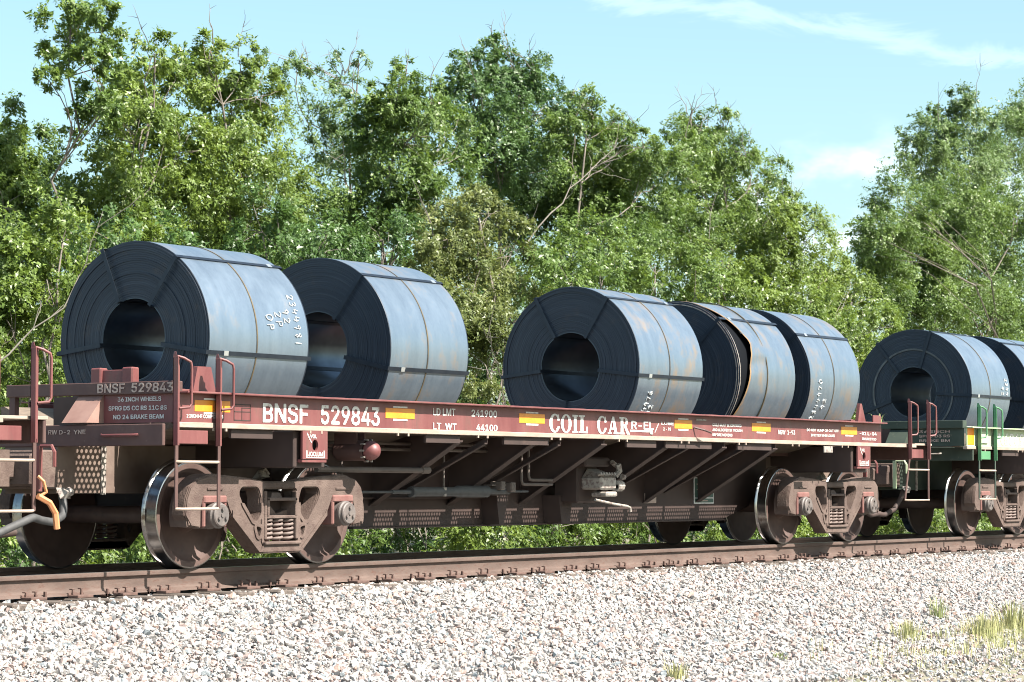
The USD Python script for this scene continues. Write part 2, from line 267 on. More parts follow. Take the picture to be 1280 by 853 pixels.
def slab_letter(ch):
    B = lambda a, b, c, d: sbox(a, c, b, d)
    if ch == 'O': return ell(.40, .5, .40, .52).difference(ell(.40, .5, .19, .44)), .80
    if ch == 'C':
        o = ell(.40, .5, .40, .52).difference(ell(.43, .5, .21, .43)).difference(B(.52, 1, .34, .66))
        return o.union(B(.60, .72, .64, .98)).union(Polygon([(.52, .2), (.74, .34), (.80, .30), (.6, .06)])), .78
    if ch == 'I': return unary_union([B(.11, .33, 0, 1), B(0, .44, 0, .1), B(0, .44, .9, 1)]), .44
    if ch == 'L': return unary_union([B(.11, .33, 0, 1), B(0, .44, .9, 1), B(0, .66, 0, .1), B(.55, .66, 0, .36)]), .66
    if ch == 'A':
        o = Polygon([(.08, 0), (.20, 0), (.42, .80), (.52, .5), (.56, 0), (.80, 0), (.52, 1), (.36, 1)])
        o = Polygon([(.10, 0), (.20, 0), (.40, .78), (.58, 0), (.82, 0), (.54, 1), (.38, 1)])
        return unary_union([o, B(.22, .62, .26, .36), B(.02, .32, 0, .1), B(.50, .90, 0, .1)]), .90
    if ch == 'R':
        bowl = unary_union([ell(.42, .74, .30, .26), B(.2, .42, .48, 1)]).difference(unary_union([ell(.40, .74, .12, .17), B(.33, .40, .57, .91)]))
        return unary_union([bowl, B(.11, .33, 0, 1), B(0, .44, 0, .1), B(0, .3, .9, 1), Polygon([(.36, .5), (.56, .5), (.80, .1), (.88, .1), (.88, 0), (.64, 0)])]), .88
def slab_word(mb, word, x0, x1, z0, z1, y):
    from shapely import affinity
    at, gs = 0, []
    for ch in word:
        g, w = slab_letter(ch); gs.append(affinity.translate(g.buffer(0), at, 0)); at += w + 0.07
    at -= 0.07
    for g in gs:
        mb.prism(affinity.affine_transform(g, [(x1-x0)/at, 0, 0, z1-z0, x0, z0]), y-0.0035, y-0.0015)
STROKES = {'0': [[(.5, 1), (.15, .8), (.1, .3), (.4, 0), (.75, .2), (.85, .7), (.5, 1)]], '1': [[(.5, 1), (.5, 0)]], '2': [[(.1, .8), (.4, 1), (.8, .8), (.6, .45), (.1, 0), (.9, .05)]],
           '3': [[(.1, .9), (.5, 1), (.75, .8), (.4, .52), (.8, .3), (.5, 0), (.1, .1)]], '4': [[(.3, 1), (.1, .45), (.85, .5)], [(.7, .8), (.6, 0)]], '6': [[(.7, 1), (.25, .6), (.15, .2), (.5, 0), (.8, .2), (.6, .45), (.2, .3)]],
           '7': [[(.1, .95), (.85, 1), (.4, 0)]], '8': [[(.6, .55), (.25, .8), (.5, 1), (.75, .8), (.3, .3), (.5, 0), (.8, .25), (.5, .55)]], '9': [[(.75, .8), (.4, 1), (.15, .75), (.4, .5), (.75, .8), (.6, 0)]],
           'U': [[(.1, 1), (.15, .2), (.5, 0), (.8, .3), (.85, 1)]], 'P': [[(.2, 0), (.25, 1), (.7, .95), (.75, .6), (.25, .5)]], 'Z': [[(.1, 1), (.9, .95), (.1, .05), (.9, 0)]], 'N': [[(.1, 0), (.15, 1), (.75, 0), (.8, 1)]]}

# ------------------------------------------------------------------ ground, ballast bed
def fbm(p, s=0): return meshkit.fbm(np.asarray(p, float), 4, s)
def bed_z(y):
    return np.interp(y, [-9, -4.75, -1.55, -1.25, 1.25, 1.6, 3.3, 9], [-0.93, -0.90, -0.245, -0.208, -0.208, -0.25, -0.75, -0.78])
def sheet(name, xs, ys, zf, material, kind, label=None):
    X, Y = np.meshgrid(xs, ys, indexing='ij'); Z = zf(X, Y); n, m = X.shape
    i = np.arange(n-1)[:, None]*m + np.arange(m-1)[None, :]
    f = np.stack([i, i+m, i+m+1, i+1], -1).reshape(-1, 4)
    mb = MB(); mb.add(np.stack([X, Y, Z], -1).reshape(-1, 3), f)
    return mb.build(name, material, smooth=True, kind=kind, label=label)
gx = np.concatenate([np.linspace(-600, -40, 15), np.linspace(-35, 80, 116), np.linspace(90, 700, 16)])
gy = np.concatenate([np.linspace(-400, -40, 10), np.linspace(-35, 60, 96), np.linspace(70, 700, 16)])
sheet('ground', gx, gy, lambda X, Y: np.interp(Y, [-9, -4.7, 3.2, 9, 60], [-0.95, -0.93, -0.80, -0.72, -0.5]) - 0.02*(np.abs(Y) < 6) + 0.06*(fbm(np.stack([X*.5, Y*.5, 0*X], -1))-.5)*(np.abs(Y) > 6), DIRT, 'structure')
sheet('ballast_bed', np.linspace(-30, 90, 340), np.linspace(-5.2, 3.4, 50), lambda X, Y: bed_z(Y) - 0.045 + 0.04*(fbm(np.stack([X*4, Y*4, 0*X], -1))-.5), BEDM, 'structure')

# ballast stones
STONES = [mat('stone_%s' % n, a, b, rough=0.85, scale=9, bump=0.4, bump_scale=90) for n, a, b in (
    ('white', (0.285, 0.262, 0.247), (0.36, 0.333, 0.316)), ('pink', (0.285, 0.215, 0.195), (0.35, 0.275, 0.25)), ('grey', (0.215, 0.212, 0.214), (0.28, 0.277, 0.277)),
    ('pale', (0.28, 0.258, 0.243), (0.35, 0.325, 0.305)), ('blue', (0.20, 0.225, 0.24), (0.27, 0.292, 0.305)), ('dark', (0.155, 0.147, 0.145), (0.20, 0.186, 0.18)), ('rust', (0.27, 0.18, 0.15), (0.33, 0.24, 0.20)))]
def stone_proto(k):
    r = np.random.default_rng(100+k); p = r.normal(size=(13, 3)); p /= np.linalg.norm(p, axis=1, keepdims=True)
    p *= r.uniform(0.75, 1.05, (13, 1)); p *= np.array([1.0, r.uniform(.65, .9), r.uniform(.5, .75)])
    return trimesh.convex.convex_hull(p)
def stones():
    pi = UsdGeom.PointInstancer.Define(stage, '/World/ballast_gravel')
    keys(pi.GetPrim(), 'pale crushed stone ballast along the track in front of the rail', None, None, 'stuff')
    kinds = [0, 0, 1, 3, 3, 2, 4, 5, 6, 0, 1, 3]; targets = []
    for k, c in enumerate(kinds):
        p = '/World/ballast_gravel/stone' + ('' if k == 0 else '_%03d' % k)
        usdkit.mesh(stage, p, stone_proto(k), STONES[c]); targets.append(Sdf.Path(p))
    pi.CreatePrototypesRel().SetTargets(targets)
    r = np.random.default_rng(11); P, S = [], []
    for x0, x1, y0, y1, dens, lo, hi in ((-6, 8, -5.3, -0.86, 440, .022, .056), (8, 20, -5.6, -0.86, 380, .022, .054), (20, 48, -4.9, -0.86, 270, .024, .055), (-6, 40, -0.62, 0.62, 90, .018, .042), (-4, 44, .9, 3.0, 50, .02, .045), (-2, 16, -8.2, -5.2, 260, .012, .036), (-5, 16, -5.3, -0.86, 800, .010, .022)):
        n = int((x1-x0)*(y1-y0)*dens); x, y = r.uniform(x0, x1, n), r.uniform(y0, y1, n)
        s = lo + (hi-lo)*r.beta(1.6, 2.4, n); 
        z = bed_z(y) - 0.03 + r.uniform(-.012, .030, n) + 0.03*(fbm(np.stack([x*2, y*2, 0*x], -1), 3)-.5)
        P.append(np.stack([x, y, z], 1)); S.append(s)
    P, S = np.vstack(P), np.concatenate(S); n = len(P)
    wts = np.array([.12, .11, .10, .11, .10, .10, .085, .02, .02, .09, .065, .08]); idx = r.choice(len(kinds), n, p=wts/wts.sum())
    q = r.normal(size=(n, 4)); q[:, 1:3] *= .42; q /= np.linalg.norm(q, axis=1, keepdims=True)
    pi.CreatePositionsAttr(Vt.Vec3fArray.FromNumpy(P.astype(np.float32)))
    pi.CreateScalesAttr(Vt.Vec3fArray.FromNumpy(np.repeat(S[:, None], 3, 1).astype(np.float32)))
    pi.CreateProtoIndicesAttr(Vt.IntArray.FromNumpy(idx.astype(np.int32)))
    pi.CreateOrientationsAttr(Vt.QuathArray([Gf.Quath(float(a), float(b), float(c), float(d)) for a, b, c, d in q]))
    return n
NSTONES = stones()

# ------------------------------------------------------------------ rails, ties
def rail_section(s):
    pts = [(-.0365, 0), (.0365, 0), (.038, -.012), (.036, -.034), (.012, -.046), (.0085, -.07), (.0085, -.125), (.02, -.148), (.072, -.163), (.076, -.176), (-.076, -.176), (-.072, -.163), (-.02, -.148), (-.0085, -.125), (-.0085, -.07), (-.012, -.046), (-.036, -.034), (-.038, -.012)]
    return Polygon([(s + y, z) for y, z in pts])
TIE_X = np.arange(-4.6, 40, 0.53)
def rail(yc, label, fittings):
    t = xf('rail', (0, yc, 0), label=label, cat='rail')
    sec = rail_section(yc)
    MB().prism(sec, -30, 90, 'yz').build('rail_web', RAIL, t, smooth=35)
    MB().box(-30, 90, yc-.026, yc+.026, -.001, .0015).build('running_surface', RAILTOP, t)
    if not fittings: return t
    r = np.random.default_rng(3)
    for i, x in enumerate(TIE_X):
        m = MB(); w = .09; m.box(x-w, x+w, yc-.19, yc-.078, -.190, -.166, .004); m.box(x-w, x+w, yc-.088, yc-.074, -.178, -.150, .003)
        p = m.build('tie_plate', PLATE, t)
        for dx in (-.055, .05):
            s = MB(); h = r.uniform(.012, .03); ox = x + dx + r.uniform(-.012, .012)
            s.box(ox-.009, ox+.009, yc-.105, yc-.087, -.18, -.150+h, .003); s.box(ox-.013, ox+.013, yc-.104, yc-.064, -.150+h, -.140+h, .003)
            s.build('spike', PLATE, p)
        for dx in (-.17, .16):
            if r.random() < .45:
                a = MB(); ox = x + dx + r.uniform(-.02, .02); a.box(ox-.011, ox+.011, yc-.098, yc+.0, -.192, -.168, .004); a.box(ox-.011, ox+.011, yc-.098, yc-.072, -.192, -.128, .004)
                a.build('rail_anchor', PLATE, t)
    return t
rail(-0.7555, 'rusty steel rail nearest the white ballast, under the wheels', True)
rail(0.7555, 'shaded steel rail on the tree side, beyond the lit rail', False)
for i, x in enumerate(TIE_X):
    r = np.random.default_rng(i); a = r.uniform(-.012, .012)
    m = MB(); m.box(x-.112, x+.112, -1.29+r.uniform(-.03, .03), 1.29+r.uniform(-.03, .03), -.37, -.1915, .012)
    m.build('railroad_tie', TIE, label='dark timber tie under the rails, mostly buried in ballast', cat='railroad tie', group='timber ties under the rails')

# ------------------------------------------------------------------ bogies
R = 0.457
def bogie(parent, c, near=True):
    b = xf('bogie', (c, 0, 0), parent)
    WB = .889
    for ax in (-WB, WB):
        x = c + ax
        for s in (-1, 1):
            # profile from the inside out: flange, tread, rim face, dished plate, hub
            m = MB(); pl = [(.708, R-.075), (.845, R-.068), (.845, R-.068)]
            prof_t = [(.6825, R+.008), (.684, R+.020), (.690, R+.026), (.702, R+.020), (.712, R+.004), (.735, R), (.820, R-.006), (.8235, R-.012), (.8235, R-.017)]
            MB().lathe([(s*a, r_) for a, r_ in prof_t][::s], 'y', (x, 0, R), 72).build('wheel_tread', TREAD, b, smooth=40)
            prof_p = [(.690, R-.068), (.8225, R-.014), (.8225, R-.054), (.8195, R-.062), (.778, R-.085), (.752, R-.13), (.742, .22), (.762, .15), (.806, .125), (.830, .115), (.832, .07), (.80, .065)]
            MB().lathe([(s*a, r_) for a, r_ in prof_p][::s], 'y', (x, 0, R), 64).lathe([(s*.684, .07), (s*.72, .15), (s*.722, .30), (s*.70, R-.09), (s*.684, R-.055), (s*.6825, R+.009)][::-s], 'y', (x, 0, R), 48).build('wheel', WHEEL, b, smooth=40)
        MB().tube([(x, -.95, R), (x, .95, R)], .075, 20).build('axle', WHEEL, b, smooth=40)
        for s in (-1, 1):
            m = MB().lathe([(s*.86, .02), (s*.86, .118), (s*1.04, .118), (s*1.045, .108), (s*1.10, .106), (s*1.105, .112), (s*1.128, .112), (s*1.14, .100), (s*1.16, .098), (s*1.168, .088), (s*1.168, .02), (s*1.168, .001)][::s], 'y', (x, 0, R), 32)
            cp = m.build('bearing_cap', CAP, b, smooth=35)
            q = MB()
            for k in range(3):
                a = PI/2 + k*2*PI/3; q.tube([(x + .052*math.cos(a), s*1.166, R + .052*math.sin(a)), (x + .052*math.cos(a), s*1.185, R + .052*math.sin(a))], .016, 6)
            q.tube([(x, s*1.166, R), (x, s*1.176, R)], .018, 10); q.build('cap_bolt', CAP, cp)
            a = MB(); a.box(x-.15, x+.15, min(s*.94, s*1.10), max(s*.94, s*1.10), R+.10, R+.165, .012); a.box(x-.155, x-.118, min(s*.95, s*1.09), max(s*.95, s*1.09), R-.10, R+.13, .01); a.box(x+.118, x+.155, min(s*.95, s*1.09), max(s*.95, s*1.09), R-.10, R+.13, .01)
            a.build('bearing_adapter', TRUCKR, b)
    top = [(-1.27, .46), (-1.25, .60), (-1.20, .70), (-1.10, .765), (-.98, .79), (-.72, .795), (-.45, .775), (-.20, .745), (.22, .745), (.45, .775), (.72, .795), (.98, .79), (1.10, .765), (1.18, .70), (1.22, .60), (1.20, .47)]
    bot = [(1.17, .36), (1.06, .345), (1.055, .52), (1.03, .60), (.75, .60), (.725, .55), (.70, .50), (.66, .44), (.30, .135), (.24, .12), (-.24, .12), (-.30, .135), (-.66, .44), (-.70, .50), (-.725, .55), (-.75, .60), (-1.03, .60), (-1.055, .52), (-1.06, .345), (-1.19, .36)]
    outer = rounded([(c+x, z) for x, z in top+bot], .012)
    S = lambda pts, r=.03: Polygon([(c+x, z) for x, z in pts]).buffer(-r).buffer(r)
    holes = [S([(-.58, .685), (-.31, .685), (-.275, .60), (-.275, .47), (-.33, .405), (-.37, .40), (-.50, .55)], .045), S([(.58, .685), (.31, .685), (.275, .60), (.275, .47), (.33, .405), (.37, .40), (.50, .55)], .045),
             S([(-.215, .675), (.215, .675), (.235, .62), (.235, .22), (-.235, .22), (-.235, .62)], .02), S([(.27, .34), (.345, .36), (.30, .25)], .012), S([(-.27, .34), (-.345, .36), (-.30, .25)], .012)]
    plate = outer.difference(unary_union(holes)).simplify(.0025)
    for s in (-1, 1):
        A = lambda u, v: (min(s*u, s*v), max(s*u, s*v))
        m = MB(); m.prism(plate.buffer(-.006, quad_segs=2), *A(.93, 1.072)); m.prism(plate.buffer(-.014, quad_segs=2), *A(1.05, 1.082)); m.prism(plate, *A(.935, 1.060))
        rim = plate.difference(plate.buffer(-.035, quad_segs=3)); rim = rim.intersection(Polygon([(c-.66, .1), (c+.66, .1), (c+.66, .56), (c-.66, .56)]))
        m.prism(rim.buffer(-.002, quad_segs=1).simplify(.002), *A(1.05, 1.092))
        # wide pedestal roofs at the ends
        for e in (-1, 1):
            arc = [(c+e*(.885+.30*math.cos(t)), .46+.295*math.sin(t)) for t in np.linspace(-.30, PI*.62, 18)]
            ring = LineString(arc).buffer(.052, cap_style=2, quad_segs=4).simplify(.002); m.prism(ring, *A(.88, 1.064)); m.prism(ring.buffer(-.012), *A(1.0, 1.076))
            m.box(c+e*.89-.10, c+e*.89+.10, *A(1.08, 1.094), .668, .690, .004)     # raised casting bar over the bearing
        m.box(c-.235, c-.20, *A(1.05, 1.10), .24, .66, .006); m.box(c+.20, c+.235, *A(1.05, 1.10), .24, .66, .006)
        m.box(c-.25, c+.25, *A(.90, 1.125), .195, .222, .006)
        m.prism(Polygon([(c-.30, .135), (c+.30, .135), (c+.24, .20), (c-.24, .20)]), *A(.93, 1.10))
        m.build('side_frame', TRUCK, b, smooth=25)
        # springs
        for k, sx in enumerate((-.145, 0., .145)):
            for row in ((1.03,) if True else ()):
                tt = np.linspace(0, 5.2, 5*16+1); hz = np.interp(tt, [0, .5, 4.7, 5.2], [.235, .243, .405, .415])
                MB().tube(np.stack([c+sx+.054*np.cos(tt*2*PI), s*row + .054*np.sin(tt*2*PI), hz], 1), .0135, 6).build('spring', SPRING, b, smooth=60)
                MB().tube([(c+sx, s*row, .225), (c+sx, s*row, .42)], .030, 8).build('inner_spring', TRUCKR, b, smooth=60)
        # bolster end with its hollow pocket
        m = MB(); m.box(c-.205, c+.205, *A(.60, 1.105), .42, .448, .005); m.box(c-.205, c-.178, *A(.60, 1.11), .44, .60, .005); m.box(c+.178, c+.205, *A(.60, 1.11), .44, .60, .005); m.box(c-.205, c+.205, *A(.60, 1.11), .575, .602, .005)
        m.prism(Polygon([(c-.18, .448), (c+.18, .448), (c+.18, .50), (c+.02, .46), (c-.12, .575), (c-.18, .575)]), *A(.60, 1.02))
        m.hull([(c-.10, s*.95, .60), (c+.06, s*.95, .60), (c-.10, s*1.06, .60), (c+.06, s*1.06, .60), (c-.07, s*.96, .655), (c+.04, s*.96, .655), (c-.07, s*1.04, .645), (c+.04, s*1.04, .645)])
        m.build('bolster_end', TRUCK, b, smooth=25)
        # brake head and shoe in front of each wheel
        for e in (-1, 1):
            t = np.linspace(-.42, .42, 9); xo, xi = [], []
            o = [(c+e*(.889 - .505*math.cos(q)), .43+.505*math.sin(q)) for q in t]; i_ = [(c+e*(.889 - .463*math.cos(q)), .43+.463*math.sin(q)) for q in t]
            MB().prism(Polygon(o + i_[::-1]), *A(.70, .81)).build('brake_shoe', UNDER, b)
    MB().box(c-.21, c+.21, -.95, .95, .44, .66, .02).build('bolster', UNDER, b)
    MB().tube([(c-.40, -.8, .42), (c-.40, .8, .42)], .035, 8).tube([(c+.40, -.8, .42), (c+.40, .8, .42)], .035, 8).build('brake_beam', UNDER, b, smooth=50)
    m = MB(); m.tube([(c-.06, -.86, .80), (c-.03, -.90, .83), (c+.02, -.88, .86), (c+.06, -.9, .80)], .018, 6); m.hull([(c-.1, -.84, .76), (c+.02, -.84, .76), (c-.1, -.95, .78), (c+.02, -.95, .78), (c-.06, -.88, .84), (c, -.9, .84)])
    m.build('side_bearing', PALE, b)
    return b

# ------------------------------------------------------------------ cars
def grating(mb, x0, x1, y0, y1, z, px, py, rad, gaps=()):
    """Perforated steel: staggered round holes, one cell per hole."""
    a = np.arange(8)*PI/4 + PI/8; ny = max(1, int(round((y1-y0)/py))); V, F, n = [], [], 0
    sq = np.array([(1, .41), (.41, 1), (-.41, 1), (-1, .41), (-1, -.41), (-.41, -1), (.41, -1), (1, -.41)])*0.5
    for j in range(ny):
        off = (j % 2)*px/2; nx = int((x1-x0)/px) - 1
        cx = x0 + px*.5 + off + px*np.arange(nx); cy = y0 + (j+.5)*py
        for x in cx:
            solid = any(abs(x-g) < w for g, w in gaps)
            o = np.stack([x + sq[:, 0]*px, cy + sq[:, 1]*py, np.full(8, z)], 1)
            corners = np.array([(x+px/2, cy+py/2, z), (x-px/2, cy+py/2, z), (x-px/2, cy-py/2, z), (x+px/2, cy-py/2, z)])
            if solid: V.append(corners); F.append(np.array([(0, 1, 2), (0, 2, 3)]) + n); n += 4; continue
            i_ = np.stack([x + rad*np.cos(a), cy + rad*np.sin(a), np.full(8, z)], 1)
            k = np.arange(8); k2 = (k+1) % 8
            f = np.vstack([np.stack([k, k2, 8+k2], 1), np.stack([k, 8+k2, 8+k], 1), [(16, 1, 0), (17, 3, 2), (18, 5, 4), (19, 7, 6)]])
            V += [o, i_, corners]; F.append(f + n); n += 20
    mb.add(np.vstack(V), np.vstack(F)); mb.add(np.vstack(V) - [0, 0, .003], np.vstack(F)[:, ::-1])

def ladder(parent, xl, xr, paint, dirty, flare=0.0, s=-1, ztop=1.77, low=.52):
    """Four-step end ladder on a car side: two channel stiles with hand grabs, stirrup below."""
    l = xf('ladder', (xl, s*1.5, 0), parent)
    Y = lambda u, v: (min(s*u, s*v), max(s*u, s*v))
    for x in (xl, xr):
        m = MB(); m.box(x-.038, x+.038, *Y(1.478, 1.490), 1.03, ztop-.03, .003); m.box(x-.038, x-.028, *Y(1.478, 1.535), 1.03, ztop-.02, .003)
        m.hull([(x-.038, s*1.478, ztop-.03), (x+.02, s*1.478, ztop-.03), (x-.038, s*1.53, ztop-.03), (x-.025, s*1.478, ztop+.02), (x, s*1.478, ztop+.02), (x-.03, s*1.50, ztop+.02)])
        m.build('stile', paint, l)
        g = MB(); g.tube([(x+.005, s*1.49, ztop-.02), (x+.04, s*1.53, ztop-.035), (x+.10, s*1.55, ztop-.065), (x+.112, s*1.55, ztop-.10), (x+.112, s*1.55, ztop-.40), (x+.10, s*1.54, ztop-.43), (x+.03, s*1.49, ztop-.44)], .0115, 8)
        g.build('hand_grab', paint, l, smooth=50)
        bo = MB(); 
        for z in (ztop-.44, 1.12, 1.07): bo.tube([(x-.01, s*1.488, z), (x-.01, s*1.505, z)], .013, 8)
        bo.build('bolt', dirty, l)
        st = MB(); fl = flare if x == xl else 0.0
        st.hull([(x-.012, s*1.478, 1.06), (x+.022, s*1.478, 1.06), (x-.012, s*1.49, 1.06), (x+.022, s*1.49, 1.06), (x-.012-fl, s*1.478, low), (x+.022-fl, s*1.478, low), (x-.012-fl, s*1.49, low), (x+.022-fl, s*1.49, low)])
        st.build('step_hanger', dirty, l)
    for z in (.90, low):
        fl = flare*(1.06-z)/(1.06-low)
        MB().tube([(xl-fl, s*1.482, z), (xl-fl+.04, s*1.515, z-.002), (xr-.05, s*1.515, z-.002), (xr, s*1.482, z)], .012, 8).build('rung', LEDGE, l, smooth=50)
    MB().box(xl+.03, xr-.12, *Y(1.46, 1.475), 1.045, 1.155, .004).build('step_plate', paint, l)
    return l

def coupler(parent, x, d):
    """Knuckle coupler whose shank starts at x and points along d (+1 right)."""
    m = MB(); X = lambda a, b: (min(x+d*a, x+d*b), max(x+d*a, x+d*b))
    m.box(*X(0, .42), -.09, .09, .76, .93, .02)
    m.hull([(x+d*.35, -.13, .72), (x+d*.35, .13, .72), (x+d*.35, -.13, .98), (x+d*.35, .13, .98), (x+d*.58, -.20, .74), (x+d*.58, .16, .74), (x+d*.58, -.20, .96), (x+d*.58, .16, .96)])
    m.hull([(x+d*.56, .04, .72), (x+d*.56, .20, .72), (x+d*.78, .10, .72), (x+d*.56, .04, .98), (x+d*.56, .20, .98), (x+d*.78, .10, .98)])
    m.hull([(x+d*.56, -.20, .70), (x+d*.56, -.08, .70), (x+d*.74, -.14, .70), (x+d*.70, -.02, .70), (x+d*.56, -.20, 1.0), (x+d*.56, -.08, 1.0), (x+d*.74, -.14, 1.0), (x+d*.70, -.02, 1.0)])
    m.build('coupler', TRUCK, parent)

DRAFT = mat('tan_dusty_sill', (0.10, 0.064, 0.05), (0.155, 0.11, 0.086), rough=0.8, scale=3)
GUSSET = mat('sunlit_dusty_red', (0.20, 0.105, 0.085), (0.27, 0.16, 0.13), rough=0.7, scale=4)  # dusty red, with sunlight on the sloping plate put into the colour
L_ = 10.841
def coil_car(x0, paint, dirty, sillpaint, label, gx=0.0, full=True, left_sill=-.88, right_sill=12.24, ref=YELLOW):
    """x0: first axle. The car is the same turned half round: its far side is the near side mirrored end for end."""
    cxm = x0 + L_/2 + .889
    car = xf('coil_car', (cxm, 0, 0), label=label, cat='railroad car')
    X = lambda v: x0 + v
    bogie(car, X(.889)); bogie(car, X(L_ + .889))
    mir = lambda v: 2*(L_/2+.889) - v
    # side sills
    for s, a, b in ((-1, left_sill, right_sill), (1, mir(right_sill), mir(left_sill))):
        Y = lambda u, v: (min(s*u, s*v), max(s*u, s*v))
        m = MB(); m.box(X(a), X(b), *Y(1.432, 1.45), 1.20, 1.455, .003); m.box(X(a), X(b), *Y(1.436, 1.538), 1.455, 1.472, .004)
        m.box(X(a), X(b), *Y(1.36, 1.44), 1.21, 1.222)
        m.build('side_sill', sillpaint, car)
        m = MB(); m.box(X(a-.02), X(b+1.0 if s < 0 else b), *Y(1.40, 1.462), 1.178, 1.2215, .004)
        if s < 0:
            r = np.random.default_rng(5)
            for q in np.arange(a+.4, b-.2, 1.29): m.box(X(q), X(q+.02), *Y(1.452, 1.465), 1.155, 1.18); m.box(X(q+.16), X(q+.18), *Y(1.452, 1.465), 1.155, 1.18)
        m.build('sill_edge', LEDGE, car)
    # trough: floor, sloped timber-faced sides
    m = MB(); m.box(X(left_sill+.56), X(mir(left_sill)-.56), -.55, .55, 1.06, 1.119, .004)
    m.build('trough_floor', dirty, car)
    for s in (-1, 1):
        pl = [(s*.36, 1.10), (s*1.06, 1.40), (s*1.10, 1.40), (s*1.10, 1.25), (s*.40, 1.06)]
        MB().prism(Polygon(pl), X(left_sill+.56), X(mir(left_sill)-.56), 'yz').build('trough_side', TIMBER, car)
    # walkway grating between trough and sill on both sides
    gaps = [(X(g), .10) for g in (3.15, 4.45, 5.75, 7.05, 8.3, 9.5, 2.2, 10.6)] + [(X(6.45), .30), (X(5.35), .07), (X(3.62), .06), (X(7.95), .05)]
    for s in (-1, 1):
        m = MB(); y0, y1 = (-1.30, -1.105) if s < 0 else (1.105, 1.30)
        if full and s < 0: grating(m, X(1.6), X(11.0), y0, y1, 1.235, .044, .039, .0155, gaps)
        else: m.box(X(1.6), X(11.0), y0, y1, 1.232, 1.235)
        m.build('walkway_grating', dirty, car)
    # centre sill: deep fish belly between the bogies, shallow over them
    prof = [(-1.05, .64), (1.95, .64), (2.35, .43), (2.62, .31), (9.93, .31), (10.42, .42), (10.85, .52), (11.1, .64), (13.7, .64), (13.7, 1.06), (-1.05, 1.06)]
    yb = .40
    mid = [(1.6, .64), (1.95, .64), (2.45, .43), (2.80, .31), (10.11, .31), (10.6, .42), (11.0, .52), (11.2, .64), (11.2, 1.06), (1.6, 1.06)]
    m = MB(); m.prism(Polygon([(X(a), b) for a, b in mid]), -yb, yb); m.build('center_sill', UNDER, car)
    for u0, u1 in ((-1.08, 1.62), (11.08, 13.72)): MB().box(X(u0), X(u1), -.30, .30, .64, 1.055, .006).build('draft_sill', DRAFT if sillpaint == RED else dirty, car)
    m = MB(); m.box(X(2.80), X(10.11), -.44, .44, .292, .309, .003); 
    m.build('bottom_flange', UNDER, car)
    # bolsters with jacking pads
    for bx in (.889, L_+.889):
        m = MB(); m.box(X(bx-.22), X(bx+.22), -1.40, 1.40, .86, 1.18, .01); m.build('body_bolster', UNDER, car)
        for s in (-1, 1):
            Y = lambda u, v: (min(s*u, s*v), max(s*u, s*v))
            p = Polygon([(X(bx-.175), .935), (X(bx+.175), .935), (X(bx+.175), 1.178), (X(bx-.175), 1.178)]).difference(ell(X(bx), 1.055, .042, .048))
            pad = MB().prism(p, *Y(1.44, 1.462)).box(X(bx-.172), X(bx+.172), *Y(1.40, 1.455), .905, .934, .004).build('jacking_pad', sillpaint, car)
            if s < 0:
                w = MB(); text_y(w, 'JOCLUM', X(bx-.10), X(bx+.105), .958, .998, -1.462)
                w.box(X(bx-.125), X(bx-.113), -1.4645, -1.4625, .95, 1.01); w.box(X(bx+.118), X(bx+.130), -1.4645, -1.4625, .95, 1.01); w.box(X(bx-.125), X(bx+.13), -1.4645, -1.4625, .944, .951)
                text_y(w, 'VOL', X(bx-.075), X(bx+.02), 1.115, 1.148, -1.462); w.hull([(X(bx-.12), -1.4635, 1.16), (X(bx-.11), -1.4635, 1.16), (X(bx-.055), -1.4635, 1.075), (X(bx-.045), -1.4635, 1.075), (X(bx-.09), -1.465, 1.11)])
                w.build('lettering', WHITE, pad)
    # cross-bearers: a tapering web with a flange on its sloping edge, and a lighter brace beside it
    for k, q in enumerate((3.15, 4.45, 5.75, 7.05, 8.30, 9.50)):
        for s in (-1, 1):
            m = MB(); m.prism(Polygon([(s*1.42, 1.18), (s*1.42, 1.13), (s*.40, .52), (s*.40, 1.18)]), X(q-.006), X(q+.006), 'yz')
            d = np.array([s*.92, .57])/math.hypot(.92, .57); nn = np.array([-d[1]*s, d[0]*s])*.5
            e = [(s*1.42, 1.13), (s*.40, .52)]; pl = Polygon([e[0], e[1], (e[1][0], e[1][1]-.014), (e[0][0], e[0][1]-.014)])
            m.prism(pl, X(q-.055), X(q+.055), 'yz')
            m.build('cross_bearer', UNDER, car)
            if k in (0, 1, 3, 4):
                m = MB(); m.prism(Polygon([(s*1.42, 1.165), (s*.40, .68), (s*.40, .625), (s*1.42, 1.11)]), X(q+.46), X(q+.468), 'yz'); m.prism(Polygon([(s*1.42, 1.112), (s*.40, .627), (s*.40, .615), (s*1.42, 1.10)]), X(q+.42), X(q+.468), 'yz')
                m.build('diagonal_brace', UNDER, car)
    for k, (a, b) in enumerate(((-.2, .35), (2.6, 3.15), (3.9, 4.7), (6.2, 6.8), (7.0, 8.0), (8.6, 9.4))):
        MB().box(X(a), X(b), -1.425, -1.395, 1.10, 1.178, .003).build('sill_bracket', UNDER, car)
    # ends: on each, the half on one side is closed by a bulkhead panel, the other half is an open platform
    for e in (0, 1):
        fl = (lambda v: v) if e == 0 else mir
        g = gx if e == 0 else 0
        s = -1 if e == 0 else 1
        bx = left_sill - .02
        P = lambda a, b: (min(X(fl(a)), X(fl(b))), max(X(fl(a)), X(fl(b))))
        Y = lambda u, v: (min(-s*u, -s*v), max(-s*u, -s*v))      # u on the near-hand side for e==0
        YN = lambda u, v: (min(s*u, s*v), max(s*u, s*v))
        MB().box(*P(bx-.03, bx+.09), *(min(-s*.44, s*1.42), max(-s*.44, s*1.42)), 1.452, 1.556, .006).build('bulkhead_beam', dirty, car)
